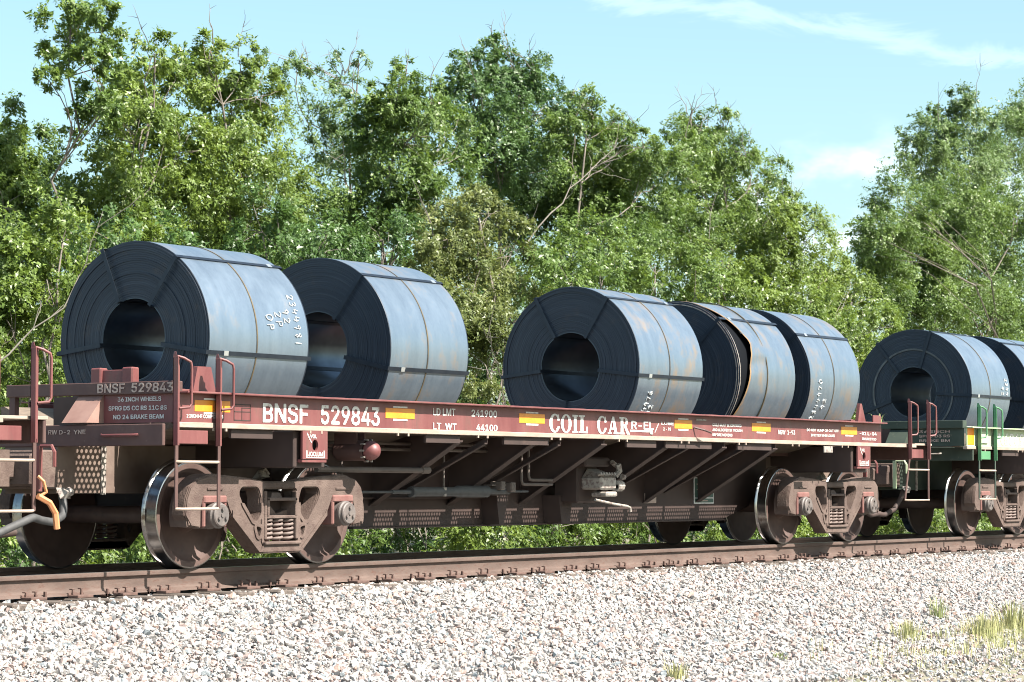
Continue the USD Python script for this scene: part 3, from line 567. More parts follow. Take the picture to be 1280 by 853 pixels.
        MB().box(*P(bx, bx+.012), *YN(.645, 1.42), 1.22, 1.455).build('bulkhead_panel', sillpaint if sillpaint == RED else dirty, car)
        MB().box(*P(bx+.55, bx+.57), *(min(-s*.44, s*.66), max(-s*.44, s*.66)), 1.10, 1.47).build('trough_end', UNDER, car)
        m = MB(); d0 = 1 if e == 0 else -1
        v = []
        for y in (.37, .645):
            v += [(X(fl(bx-.005)), s*y, 1.452), (X(fl(bx-.21)), s*y, 1.222), (X(fl(bx+.02)), s*y, 1.222), (X(fl(bx+.02)), s*y, 1.452)]
        m.hull(v); m.build('gusset', GUSSET if sillpaint == RED else dirty, car)
        MB().box(*P(bx-.02, bx+.03), *(min(-s*.345, -s*.41), max(-s*.345, -s*.41)), 1.22, 1.455).build('bulkhead_post', dirty, car)
        m = MB(); m.box(*P(-1.09+g, -1.055+g), -1.452, 1.452, 1.028, 1.205, .006)
        m.build('end_sill', dirty, car)
        m = MB(); m.box(*P(-1.10+g, -.58+g), *Y(.3, 1.46), 1.206, 1.232, .004); m.build('end_platform', LEDGE, car)
        m = MB()
        if full or e == 0: grating(m, X(fl(-1.05+g)) if e == 0 else X(fl(-.40)), X(fl(-.40+g)) if e == 0 else X(fl(-1.05)), s*1.0 if s < 0 else .40, s*.40 if s < 0 else 1.0, 1.214, .056, .044, .0175)
        else: m.box(*P(-.94+g, -.40+g), *YN(.40, 1.0), 1.211, 1.214)
        m.build('platform_grating', dirty, car)
        # draft gear pocket and coupler
        m = MB(); m.box(*P(-1.30, -1.08), -.32, .32, .68, 1.0, .015); m.box(*P(-1.36, -1.28), -.27, .27, .70, .97, .02)
        m.build('striker', TRUCK, car)
        coupler(car, X(fl(-1.30)), -1 if e == 0 else 1)
        for s2 in (-1, 1):
            m = MB(); m.box(*P(-1.40, -1.36), *(min(s2*.36, s2*.40), max(s2*.36, s2*.40)), .66, 1.03); m.tube([(X(fl(-1.38)), s2*.40, 1.03), (X(fl(-1.38)), s2*.52, 1.03), (X(fl(-1.38)), s2*.55, .98), (X(fl(-1.38)), s2*.55, .86)], .016, 6); m.build('uncoupling_bracket', sillpaint, car)
        m = MB(); q = X(fl(-1.15)); w = -1 if e == 0 else 1
        hp = np.array([(q, -.42, .64), (q, -.44, .56), (q+w*.05, -.48, .46), (q+w*.22, -.53, .41), (q+w*.40, -.57, .43), (q+w*.52, -.6, .455), (q+w*.9, -.6, .335), (q+w*1.15, -.60, .27)]) if e == 0 and full else np.array([(q, -.40, .64), (q+w*.06, -.38, .52), (q+w*.22, -.36, .38), (q+w*.48, -.34, .31), (q+w*.75, -.34, .33)]); uu = np.linspace(0, 1, 30); m.tube(np.stack([np.interp(uu, np.linspace(0, 1, len(hp)), hp[:, j]) for j in range(3)], 1), .033, 10); m.build('air_hose', HOSE if full and e == 0 else UNDER, car, smooth=50)  # other hoses take the shade-darkened underframe colour
        m = MB(); m.tube([(q, -.42, .62), (q-w*.10, -.42, .66)], .04, 8); m.hull([(q-.06, -.46, .60), (q+.06, -.46, .60), (q-.05, -.40, .69), (q+.05, -.40, .69), (q, -.50, .66)]); m.build('angle_cock', PALE, car)
    MB().box(X(-.56), X(-.50), -.315, -.302, .63, 1.05, .003).build('stiffener', PALE, car)
    ladder(car, X(-.965+gx), X(-.435+gx), sillpaint if sillpaint == RED else GREEN, dirty)
    ladder(car, X(12.985), X(13.54), sillpaint if sillpaint == RED else GREEN, dirty, flare=.15)
    ladder(car, X(-.84), X(-.30), sillpaint if sillpaint == RED else GREEN, dirty, s=1); ladder(car, X(12.2), X(12.72), sillpaint if sillpaint == RED else GREEN, dirty, s=1)
    return car, X

def reflector(car, a, b, z0, z1, m_=YELLOW):
    p = MB().box(a, b, -1.4535, -1.4505, z0, z1, .001).build('reflector', m_, car)
    c = (a+b)/2
    MB().box(c-.11, c+.11, -1.453, -1.4505, z1+.004, z1+.018).box(c-.11, c+.11, -1.453, -1.4505, z0-.020, z0-.004).build('marking', WHITE, p)

# ------------------------------------------------------------------ the red car in the middle
car, X = coil_car(0.0, RED, REDD, RED, 'red-brown coil car in full view carrying five steel coils, lettered COIL CAR', full=True)
for a, b in ((-.70, -.25), (1.93, 2.38), (4.12, 4.58), (7.14, 7.52), (8.88, 9.33), (11.13, 11.56)):
    reflector(car, a, b, 1.312, 1.405)
YS = -1.4505
def word(s, x0, x1, z0, z1, bold=True, m_=WHITE):
    m = MB(); text_y(m, s, x0, x1, z0, z1, YS, bold); m.build('lettering', m_, car)
word('BNSF', .18, .80, 1.238, 1.405); word('529843', .98, 1.84, 1.238, 1.408)
word('LD LMT', 2.67, 3.03, 1.355, 1.422); word('241900', 3.30, 3.73, 1.355, 1.422)
word('LT  WT', 2.67, 3.05, 1.225, 1.285); word('44100', 3.38, 3.74, 1.225, 1.285)
m = MB(); slab_word(m, 'COIL', 4.66, 5.38, 1.232, 1.412, YS); m.build('lettering', WHITE, car)
m = MB(); slab_word(m, 'CAR', 5.56, 6.21, 1.232, 1.410, YS); m.build('lettering', WHITE, car)
word('R-EL', 6.24, 6.70, 1.29, 1.375)
m = MB(); m.box(6.22, 6.68, YS-.002, YS-.0005, 1.262, 1.282)
m.build('marking', WHITE, car); m = MB().tube([(6.60, YS-.001, 1.30), (6.63, YS-.001, 1.25), (6.67, YS-.001, 1.245)], .012, 5); m.build('marking', WHITE, car)
m = MB(); m.hull([(6.72, YS-.0005, 1.262), (6.735, YS-.0005, 1.262), (6.80, YS-.0005, 1.36), (6.815, YS-.0005, 1.36), (6.76, YS-.002, 1.31)]); m.build('marking', WHITE, car)
word('LUBE', 6.86, 7.12, 1.345, 1.378); word('2 - 95', 6.90, 7.06, 1.285, 1.318)
for i, (s, a, b) in enumerate((('COILS MUST BE CENTERED', 7.97, 8.63), ('AND BLOCKED IN TROUGH', 7.97, 8.65), ('BEFORE MOVING', 7.97, 8.42))): word(s, a, b, 1.352-.054*i, 1.382-.054*i)
word('NEW  1-93', 9.51, 9.93, 1.288, 1.338)
word('DO NOT HUMP OR CUT OFF', 10.23, 11.06, 1.335, 1.365); word('IN MOTION WHEN LOADED', 10.33, 10.96, 1.276, 1.306)
word('-01 L-04', 11.63, 12.10, 1.312, 1.352); word('INSPECTED', 11.70, 12.09, 1.252, 1.282)
word('2 INCH HF COMP SHOES', -.80, -.34, 1.258, 1.288)
m = MB()
for a, b, c, d in ((-.20, .02, 1.378, 1.386), (-.20, .02, 1.246, 1.254), (-.20, -.192, 1.25, 1.386), (.012, .02, 1.25, 1.386), (-.20, .02, 1.318, 1.325), (-.10, -.092, 1.25, 1.355), (-.10, .02, 1.35, 1.356)): m.box(a, b, YS-.002, YS-.0002, c, d)
m.build('stencil_frame', UNDER, car)
# end bulkhead lettering
m = MB(); text_x(m, 'BNSF  529843', -.60, -1.42, 1.468, 1.545, -.931); m.build('lettering', FADED, car)
for i, s in enumerate(('36 INCH WHEELS', 'SPRG D5 CC RS 11C 8S', 'NO 24 BRAKE BEAM')): m = MB(); text_x(m, s, (-.80, -.70, -.75)[i], (-1.27, -1.33, -1.30)[i], 1.395-.072*i, 1.432-.072*i, -.901); m.build('lettering', WHITE, car)
m = MB(); text_x(m, 'HS RW D-2  YNE', -.10, -.62, 1.128, 1.165, -1.091); m.build('lettering', FADED, car)
MB().tube([(-1.10, -.80, 1.12), (-1.13, -.84, 1.115), (-1.13, -1.16, 1.115), (-1.10, -1.20, 1.12)], .011, 8).build('hand_hold', RED, car, smooth=50)
for y in (-1.22, -1.27, -1.32): pass
# coil stops standing in the trough
for xx, s_ in ((-.19, 1), (12.3, -1)):
    m = MB()
    for y in (-.30, .06): m.box(xx-.05, xx+.05, y-.06, y+.06, 1.10, 1.72, .012)
    m.box(xx-.02, xx+.03, -.25, .02, 1.10, 1.70, .005); m.build('coil_stop', RED, car)
def fin(x0_, x1_, t0, t1, y, h): 
    MB().prism(rounded([(x0_, 1.472), (x1_, 1.472), (t1, h), (t0, h)], .01), y-.02, y+.02).box(x0_-.1, x1_+.02, y+.022, y+.20, 1.40, 1.50, .004).build('stop_bracket', RED, car)
fin(-.57, -.27, -.51, -.34, -1.30, 1.69)
fin(11.80, 12.02, 11.86, 11.91, -1.33, 1.70)
MB().box(12.02, 12.24, -1.45, -1.43, 1.472, 1.56, .003).build('end_plate', RED, car)
# under the sill: brake rigging
m = MB().lathe([(-1.29, .105), (-1.27, .105), (-1.27, .092), (-.95, .092), (-.92, .07), (-.92, .001)], 'y', (1.90, 0, 1.02), 24)
dome_ = m.build('brake_reservoir', REDD, car, smooth=30)
MB().lathe([(-1.40, .001), (-1.395, .035), (-1.375, .064), (-1.34, .084), (-1.29, .09), (-1.29, .001)], 'y', (1.90, 0, 1.02), 24).build('reservoir_dome', RED, dome_, smooth=40)
q = MB()
for k in range(10):
    a = k*2*PI/10; q.tube([(1.90+.10*math.cos(a), -1.305, 1.02+.10*math.sin(a)), (1.90+.10*math.cos(a), -1.26, 1.02+.10*math.sin(a))], .010, 6)
q.build('flange_bolt', PALE, dome_)
m = MB(); m.box(1.83, 1.85, -1.2, -.95, 1.08, 1.18); m.build('reservoir_hanger', REDD, car)
m = MB(); m.box(1.95, 1.97, -1.2, -.95, 1.08, 1.18); m.build('reservoir_hanger', REDD, car)
def pipe(pts, r, mt=UNDER): MB().tube(pts, r, 8).build('brake_pipe', mt, car, smooth=50)
PIPE = mat('dusty_pipe', (0.075, 0.055, 0.047), (0.105, 0.08, 0.068), rough=0.7, scale=7)
pipe([(1.75, -.85, 1.045), (5.0, -.85, 1.045), (5.07, -.85, 1.03), (5.08, -.85, 1.0), (5.08, -.85, .75), (5.10, -.85, .72), (5.15, -.85, .715), (5.65, -.85, .715)], .016, PIPE)
pipe([(1.75, -.85, 1.10), (5.12, -.85, 1.10), (5.20, -.85, 1.085), (5.21, -.85, 1.05), (5.21, -.85, .80), (5.23, -.85, .765), (5.27, -.85, .76), (5.65, -.85, .76)], .016, PIPE)
pipe([(1.5, -1.0, .85), (3.20, -1.0, .85)], .028, PIPE); MB().tube([(3.12, -1.0, .85), (3.24, -1.0, .85)], .035, 8).build('pipe_union', PIPE, car)
for x in (2.14, 3.78): 
    m = MB().tube([(x, -.80, 1.12), (x, -.80, .66)], .012, 6); p_ = m.build('hanger_rod', PIPE, car)
    MB().box(x-.022, x+.022, -.825, -.78, .655, .69, .005).box(x-.018, x+.018, -.825, -.78, .60, .63, .005).build('hanger_nut', PALE, p_)
# slack adjuster and rod along the belly
MB().lathe([(2.3, .012), (2.95, .012), (2.95, .02), (3.25, .022), (3.25, .05), (3.30, .055), (3.30, .048), (4.0, .048), (4.05, .06), (4.55, .06), (4.60, .03), (4.95, .03), (4.95, .012), (5.3, .012)], 'x', (0, -.78, .645), 14).build('slack_adjuster', HOSE, car, smooth=40)
m = MB(); m.box(4.62, 5.02, -.80, -.70, .70, .715); m.box(4.70, 4.78, -.86, -.72, .66, .75, .01); m.box(4.88, 4.97, -.86, -.72, .64, .74, .01); m.build('adjuster_lever', PIPE, car)
m = MB(); m.box(2.7, 5.05, -.455, -.402, .575, .595, .003); m.build('rod_shelf', UNDER, car)
m = MB(); m.prism(Polygon([(5.0, .60), (5.22, .60), (5.13, .31), (5.05, .31)]), -.60, -.402); m.build('shelf_gusset', UNDER, car)
# control valve
m = MB(); m.box(6.15, 6.65, -.95, -.60, .90, 1.0, .02); m.box(6.2, 6.6, -.82, -.52, .52, .93, .02); m.build('valve_bracket', UNDER, car)
m = MB(); m.box(6.28, 6.60, -1.06, -.80, .66, .80, .02); m.hull([(6.30, -1.08, .80), (6.58, -1.08, .80), (6.34, -.85, .88), (6.54, -.85, .88), (6.30, -.82, .80), (6.58, -.82, .80)]); m.box(6.33, 6.55, -1.10, -.9, .585, .64, .015)
for k in range(6): m.tube([(6.24+.055*k, -1.05, .815), (6.24+.055*k, -1.09, .83)], .016, 6)
m.tube([(6.62, -1.02, .70), (6.74, -1.02, .70)], .06, 10); m.box(6.62, 6.74, -1.07, -.94, .66, .72, .01); m.tube([(6.66, -1.0, .80), (6.70, -1.03, .86), (6.67, -1.03, .93)], .035, 8); m.tube([(6.70, -.98, .92), (6.60, -1.0, .95)], .026, 8); m.tube([(6.72, -1.05, .80), (6.76, -1.05, .79)], .03, 8)
m.build('brake_control_valve', PALE, car, smooth=30)
m = MB(); m.hull([(6.15, -.62, .60), (6.42, -.62, .60), (6.36, -.62, .31), (6.20, -.62, .31), (6.15, -.405, .60), (6.42, -.405, .60), (6.36, -.405, .31), (6.20, -.405, .31)]); m.build('valve_gusset', UNDER, car)
MB().tube([(6.18, -1.05, .555), (6.5, -1.08, .51), (6.74, -1.1, .485), (6.80, -1.1, .47), (6.81, -1.1, .425)], .014, 8).build('release_lever', PALE, car, smooth=50)
# decals on the belly
MB().box(8.28, 8.54, -.406, -.402, .505, .618).build('stencil_plate', FADED, car)
d_ = MB().box(9.41, 9.88, -.406, -.402, .49, .80).build('consolidated_stencil', WHITE, car)
m = MB(); m.box(9.43, 9.64, -.409, -.4062, .565, .785); m.box(9.655, 9.86, -.409, -.4062, .565, .785); m.box(9.43, 9.86, -.409, -.4062, .505, .55); m.build('stencil_field', LABELG, d_)
m = MB(); m.box(9.47, 9.58, -.411, -.4092, .71, .725); m.box(9.47, 9.54, -.411, -.4092, .65, .66); m.box(9.69, 9.78, -.411, -.4092, .72, .732); m.box(9.58, 9.73, -.411, -.4092, .52, .532); m.build('stencil_text', FADED, d_)
MB().box(10.77-.12, 10.77+.10, -1.47, -1.45, 1.09, 1.165, .004).build('route_card_holder', PALE, car)
MB().box(7.60, 7.82, -1.46, -1.45, 1.405, 1.425).build('tag_strip', PALE, car)
m = MB(); m.tube([(7.55, -1.46, 1.33), (7.62, -1.55, 1.30), (7.75, -1.56, 1.275)], .012, 6); m.build('tie_down_hook', REDD, car)

# ------------------------------------------------------------------ coupled cars to either side
left_car, _ = coil_car(-16.13, RED, REDD, RED, 'red-brown railroad car just entering the frame at the left, only its end ladder in view', full=False)
m = MB().tube([(-2.55, -1.50, .62), (-2.50, -1.53, .66), (-2.53, -1.53, .74), (-2.56, -1.50, .78)], .014, 6).tube([(-2.58, -1.52, .63), (-2.48, -1.545, .58), (-2.42, -1.55, .50), (-2.40, -1.55, .38)], .024, 6)
m.build('orange_webbing_strap', STRAPO, label='frayed orange webbing strap tied to the ladder of the leftmost car', cat='strap')
gcar, GX = coil_car(16.286, GREEN, GREEND, GREENSILL, 'green coil car coupled behind the red one, numbered N68690', gx=-.17, full=False, left_sill=-1.446, right_sill=12.3)
reflector(gcar, 14.86, 15.07, 1.235, 1.46, ORANGE)
m = MB(); text_y(m, 'BN68690', 15.70, 16.95, 1.245, 1.405, -1.4505); m.build('lettering', WHITE, gcar)
MB().box(15.25, 15.50, -1.470, -1.455, 1.26, 1.42, .004).build('ladder_plate', GREENSILL, gcar)
for i, s in enumerate(('36 INCH', 'SPRG D3 RS', 'BRAKE BM')): m = MB(); text_x(m, s, -.78, -1.22, 1.395-.06*i, 1.43-.06*i, 14.82-.001); m.build('lettering', FADED, gcar)
MB().box(14.985, 15.02-.012, -.70, -.52, 1.07, 1.16, .002).build('reflector', ORANGE, gcar)
MB().tube([(14.98, -.28, 1.125), (14.94, -.30, 1.12), (14.94, -1.0, 1.12), (14.98, -1.02, 1.125)], .011, 8).build('hand_hold', PALE, gcar, smooth=50)

# ------------------------------------------------------------------ steel coils
def coil(i, x0, x1, Rr, hole, straps, label, chalk=(), chalk_flip=False, damaged=False, belly=True, tele=0.0):
    zc = 1.12 + Rr; Ln = x1-x0; cm = (x0+x1)/2
    r = np.random.default_rng(50+i)
    t = xf('steel_coil', (cm, 0, zc-Rr), label=label, cat='steel coil')
    # wound sheet: faces with slightly uneven wraps, bore, outside
    EDGE = edge_mat('coil_wraps_' + 'abcdefg'[i], zc, 2.3*i)
    rs = np.linspace(hole, Rr, 27)
    def face(x, s):
        out = []
        for k in range(26):
            o = r.normal()*.0007 + (abs(r.normal())*.008*tele if rs[k] > .90*Rr else 0) + (.005*tele if r.random() < .10 else 0)
            out += [(x + s*o, rs[k]+.0010), (x + s*o, rs[k+1]-.0010), (x - s*.0018, rs[k+1])] if k < 25 else [(x + s*o, rs[k]+.0010), (x + s*o, rs[k+1]-.003)]
        return out
    lf, rf = face(x0, -1), face(x1, 1)
    MB().lathe([(x0+.004, hole)] + lf + [(x0+.004, Rr)], 'x', (0, 0, zc), 80).build('coil_edge', EDGE, t, smooth=30)
    MB().lathe([(x1-.004, Rr)] + rf[::-1] + [(x1-.004, hole)], 'x', (0, 0, zc), 80).build('coil_edge', EDGE, t, smooth=30)
    MB().lathe([(x1-.004, hole), (x0+.004, hole)], 'x', (0, 0, zc), 96).lathe([(x0+.002, hole-.006), (x1-.002, hole-.006), (x1-.002, hole), (x0+.002, hole), (x0+.002, hole-.006)], 'x', (0, 0, zc), 96).build('coil_bore', BORE, t, smooth=40)
    th = np.linspace(0, 2*PI, 161)[:-1]; nx = 10
    if not damaged:
        xs = np.linspace(x0+.003, x1-.003, nx); TT, XX = np.meshgrid(th, xs, indexing='ij')
        RR = Rr + .0035*(fbm(np.stack([np.cos(TT)*1.6+i, np.sin(TT)*1.6, XX*.9], -1)) - .5)
        g = MB(); n, m_ = TT.shape
        ii = np.arange(n)[:, None]*m_ + np.arange(m_-1)[None]; jj = ((np.arange(n)[:, None]+1) % n)*m_ + np.arange(m_-1)[None]
        g.add(np.stack([XX, RR*np.cos(TT), zc+RR*np.sin(TT)], -1).reshape(-1, 3), np.stack([ii, ii+1, jj+1, jj], -1).reshape(-1, 4))
        # the tail end of the sheet lies as one step along the coil
        g.box(x0+.003, x1-.003, -.0, .012, zc+Rr-.004, zc+Rr+.003)
        g.build('outer_wrap', COILMATS[i], t, smooth=True)
    else:
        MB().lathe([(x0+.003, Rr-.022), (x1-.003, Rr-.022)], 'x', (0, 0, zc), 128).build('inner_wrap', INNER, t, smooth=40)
        MB().lathe([(x0-.004, Rr-.050), (x0-.004, Rr-.018), (x0+.05, Rr-.018)], 'x', (0, 0, zc), 128).build('bright_rim', PALE, t, smooth=30)
        g = MB(); us = np.linspace(0, 1, 26); TT, UU = np.meshgrid(th, us, indexing='ij'); a = PI - TT   # a: angle up from the viewer's side (-y)
        a = (a + PI) % (2*PI) - PI
        peak = .40; tri = np.clip(1 - np.where(a > peak, (a-peak)/.75, (peak-a)/1.15), 0, 1)
        front = x0 + .04 + .25*tri**1.1; XX = front + (x1-.003-front)*UU
        lift = (.045*tri*(1-UU)**2) + .012*np.exp(-((a-.27)/.07)**2)*np.exp(-((UU-.30)/.22)**2) - .018*np.exp(-((a-.12-.25*UU)/.10)**2)*np.exp(-(UU/.45)**2) + .008*np.exp(-((a-.45+.5*UU)/.06)**2)*(UU < .5)*(1-UU/.5)
        RR = Rr + lift + .004*(fbm(np.stack([np.cos(TT)*2, np.sin(TT)*2, XX*1.5], -1)) - .5)
        n, m_ = TT.shape; ii = np.arange(n)[:, None]*m_ + np.arange(m_-1)[None]; jj = ((np.arange(n)[:, None]+1) % n)*m_ + np.arange(m_-1)[None]
        V = np.stack([XX, RR*np.cos(TT), zc+RR*np.sin(TT)], -1); 
        g.add(V.reshape(-1, 3), np.stack([ii, ii+1, jj+1, jj], -1).reshape(-1, 4)); g.build('outer_wrap', COILMATS[i], t, smooth=True, label='outer wrap with a buckled, rusty front edge')
        e = MB(); W = V[:, 0]; e2 = V[:, 1]*1.0
        cen = np.array([0, 0, zc]); inn = W.copy(); inn[:, 1:] = (W[:, 1:]-cen[1:])*(1-.006/Rr) + cen[1:]; inn[:, 0] += .004
        out = W.copy(); out[:, 1:] = (W[:, 1:]-cen[1:])*(1+.002/Rr) + cen[1:]; fr = W.copy(); fr[:, 0] -= .004; bk = W + (e2-W)*.55; bk[:, 1:] = (bk[:, 1:]-cen[1:])*(1+.0022/Rr) + cen[1:]
        k = np.arange(n); k2 = (k+1) % n; e.add(np.vstack([inn, fr, bk]), np.vstack([np.stack([k, k2, n+k2, n+k], 1), np.stack([n+k, n+k2, 2*n+k2, 2*n+k], 1)])); e.build('wrap_edge', COILRUST, t, smooth=40)
    Ro = Rr + (.003 if not damaged else .012)
    def band(xc, w, rad, a0, a1, name, seal=None):
        a = np.linspace(a0, a1, 90)
        g = MB().lathe([(xc-w/2, rad-.012), (xc-w/2, rad+.002), (xc+w/2, rad+.002), (xc+w/2, rad-.012)], 'x', (0, 0, zc), 128)
        return g.build(name, BAND, t, smooth=40)
    if belly: band(cm - .03*Ln, .014, Ro+(.0005 if not damaged else .006), 0, 2*PI, 'belly_band')
    for k, deg in enumerate(straps):
        a = math.radians(deg); ry, rz = -math.cos(a), math.sin(a); tr = np.array([0, -rz, ry]); rad = np.array([0, ry, rz]); c0 = np.array([0, 0, zc])
        w = .019; g = MB()
        def slab(xa, ra, xb, rb):
            ps = []
            for (x_, r_) in ((xa, ra), (xb, ra), (xa, rb), (xb, rb)):
                for sg in (-1, 1): ps.append(c0 + np.array([x_, 0, 0]) + rad*r_ + tr*w*sg)
            g.hull(ps)
        fx = x0 - .030*tele - .012; bxx = x1 + .012 + .03*tele
        slab(fx-.003, hole-.008, fx, Ro+.008); slab(bxx, hole-.008, bxx+.003, Ro+.008); slab(fx, Ro+.004, bxx, Ro+.0075); slab(fx, hole-.011, bxx, hole-.008)
        sp = g.build('strap', STEEL, t)
        sx = x1 - .10*Ln if k % 2 else x0 + .16*Ln
        g = MB(); ps = []
        for x_ in (sx-.03, sx+.03):
            for sg in (-1, 1):
                for r_ in (Ro+.007, Ro+.013): ps.append(c0 + np.array([x_, 0, 0]) + rad*r_ + tr*.021*sg)
        g.hull(ps).build('strap_seal', SEAL, sp)
    if chalk:
        g = MB()
        for s, th0, xa, h, wd in chalk:     # text, start angle (deg up from the viewer's side), axial position of its base line, letter height, advance
            for q, ch in enumerate(s):
                if ch not in STROKES: continue
                for st in STROKES[ch]:
                    st = np.array(st) + r.normal(size=(len(st), 2))*.03
                    st = np.vstack([st[j] + (st[j+1]-st[j])*f_ for j in range(len(st)-1) for f_ in (0, .5)] + [st[-1]])
                    u = (q + .78*st[:, 0])*wd*.88; v = st[:, 1]*h*.85
                    if chalk_flip: ang, xx = math.radians(th0) - u/Rr, xa + v
                    else: ang, xx = math.radians(th0) + u/Rr, xa - v
                    rr = Rr + .006
                    g.tube(np.stack([xx, -rr*np.cos(ang), zc + rr*np.sin(ang)], 1), r.uniform(.0040, .0054)*(1.0 if i == 0 else 1.45), 4)
        g.build('chalk_writing', CHALK, t)
    # saddle timbers that the coil sits on
    return t
coil(0, .18, 1.55, .865, .365, (-9, 54, 113, 187, 262), 'largest-looking steel coil with chalk numbers, first on the red car behind its left end', chalk=(('2344981', 30, 1.36, .10, .082), ('92', 20, 1.22, .10, .09), ('2P', 18, 1.10, .10, .095), ('0P', 16, .97, .11, .10)), chalk_flip=True, tele=1.0)
coil(1, 2.79, 4.07, .885, .370, (-13, 52, 128, 205, 270), 'steel coil with orange rust flecks, second from the left end', tele=.6)
coil(2, 7.36, 8.76, .892, .385, (-7, 57, 120, 186, 262), 'steel coil above the words COIL CAR, just right of the open gap in the load', chalk=(('234976', -42, 7.70, .09, .075), ('92', -36, 7.82, .09, .08)), tele=.5)
coil(3, 9.67, 11.06, .880, .365, (47, 150, 250), 'damaged steel coil with a buckled rusty outer wrap, fourth from the left', chalk=(('72N2', 47, 9.95, .08, .065), ('43', 40, 10.05, .08, .07)), chalk_flip=True, damaged=True, tele=.3)
coil(4, 11.46, 12.83, .882, .365, (38, 150, 250), 'steel coil chalked 2344970 at the right end of the red car', chalk=(('2344970', -34, 11.76, .095, .088), ('92', -24, 11.93, .095, .09)), tele=.3)
coil(5, 16.34, 17.69, .878, .355, (-4, 72, 128, 200, 275), 'first steel coil on the green car, with a pale ring on its dark end', chalk=(('2344', 14, 17.52, .09, .075), ('92', 6, 17.36, .09, .08)), chalk_flip=True, tele=.2)
coil(6, 18.45, 19.80, .880, .365, (-5, 60, 120, 190, 265), 'steel coil cut off by the right edge, second on the green car', tele=.3)
MB().lathe([(16.325, .585), (16.322, .60), (16.325, .612)], 'x', (0, 0, 1.12+.878), 90).build('pale_ring', RING, '/World/steel_coil_005', smooth=40)

# small weed sprouting on the car deck
def blades(mb, x, y, z, n, h, spread, r, w=.006, lean=.5):
    for k in range(n):
        a = r.uniform(0, 2*PI); d = np.array([math.cos(a), math.sin(a), 0]); b = np.array([x, y, z]) + d*r.uniform(0, spread)*np.array([1, 1, 0]); hh = h*r.uniform(.5, 1.1); le = lean*r.uniform(.2, 1)*hh
        p = [b, b + d*le*.25 + [0, 0, hh*.5], b + d*le*.6 + [0, 0, hh*.85], b + d*le + [0, 0, hh*.98]]
        s = np.cross(d, [0, 0, 1]); ww = w*np.array([1, .85, .5, .06]); v = []
        for q, wq in zip(p, ww): v += [q - s*wq, q + s*wq]
        mb.add(v, [(0, 1, 3, 2), (2, 3, 5, 4), (4, 5, 7, 6)])

# ------------------------------------------------------------------ trees
def leaves(P, S, A, N, r):
    """One small leaf per row: P positions, S lengths, A the way it points, N the way its upper face looks."""
    n = len(P); nn = N + r.normal(size=(n, 3))*.55; nn /= np.linalg.norm(nn, axis=1, keepdims=True)
    a = A + r.normal(size=(n, 3))*.6; a -= nn*(a*nn).sum(1, keepdims=True); a /= np.linalg.norm(a, axis=1, keepdims=True)
    s = np.cross(nn, a); L = S[:, None]; w = L*r.uniform(.24, .36, (n, 1))
    tip = P + a*L + nn*L*r.uniform(-.15, .15, (n, 1))
    V = np.stack([P - s*w, P + s*w, tip], 1).reshape(-1, 3)
    return V, np.arange(n*3).reshape(-1, 3)
def lobe_leaves(c, rad, r, dens, size, clumps=14, shell=.60, droop=.5):
    """Leaves of one lobe: clumps in its outer part, each a bunch of twigs that arch over and carry leaves along their length."""
    k = max(5, int(clumps)); d = r.normal(size=(k, 3)); d /= np.linalg.norm(d, axis=1, keepdims=True)
    cc = c + d*rad*(shell + (1.0-shell)*r.random((k, 1))**.8)*np.array([1.05, .85, .95])
    n = int(4*PI*rad**2*dens/(size**2*.42)); per = 12; nt = max(k, n//per)
    which = r.integers(0, k, nt); cr = rad*r.uniform(.17, .42, k)
    t = d[which]*.8 + r.normal(size=(nt, 3))*.75 + np.array([0, -.1, .25]); t /= np.linalg.norm(t, axis=1, keepdims=True)
    tl = (cr[which]*r.uniform(.6, 1.5, nt))[:, None]; o = cc[which] + r.normal(size=(nt, 3))*cr[which][:, None]*.38
    u = r.random((nt, per))**.8; u3 = u[..., None]
    P = o[:, None] + t[:, None]*tl[:, None]*u3 + np.array([0, 0, -1.0])*(droop*.7*tl[:, None]*u3**2) + r.normal(size=(nt, per, 3))*.022
    N = np.array([.03, -.50, .62]) + d[which]*.55 + r.normal(size=(nt, 3))*.35
    A = t*.8 + np.array([0, -.1, -droop])
    return P.reshape(-1, 3), np.repeat(A, per, 0), np.repeat(N, per, 0), cc
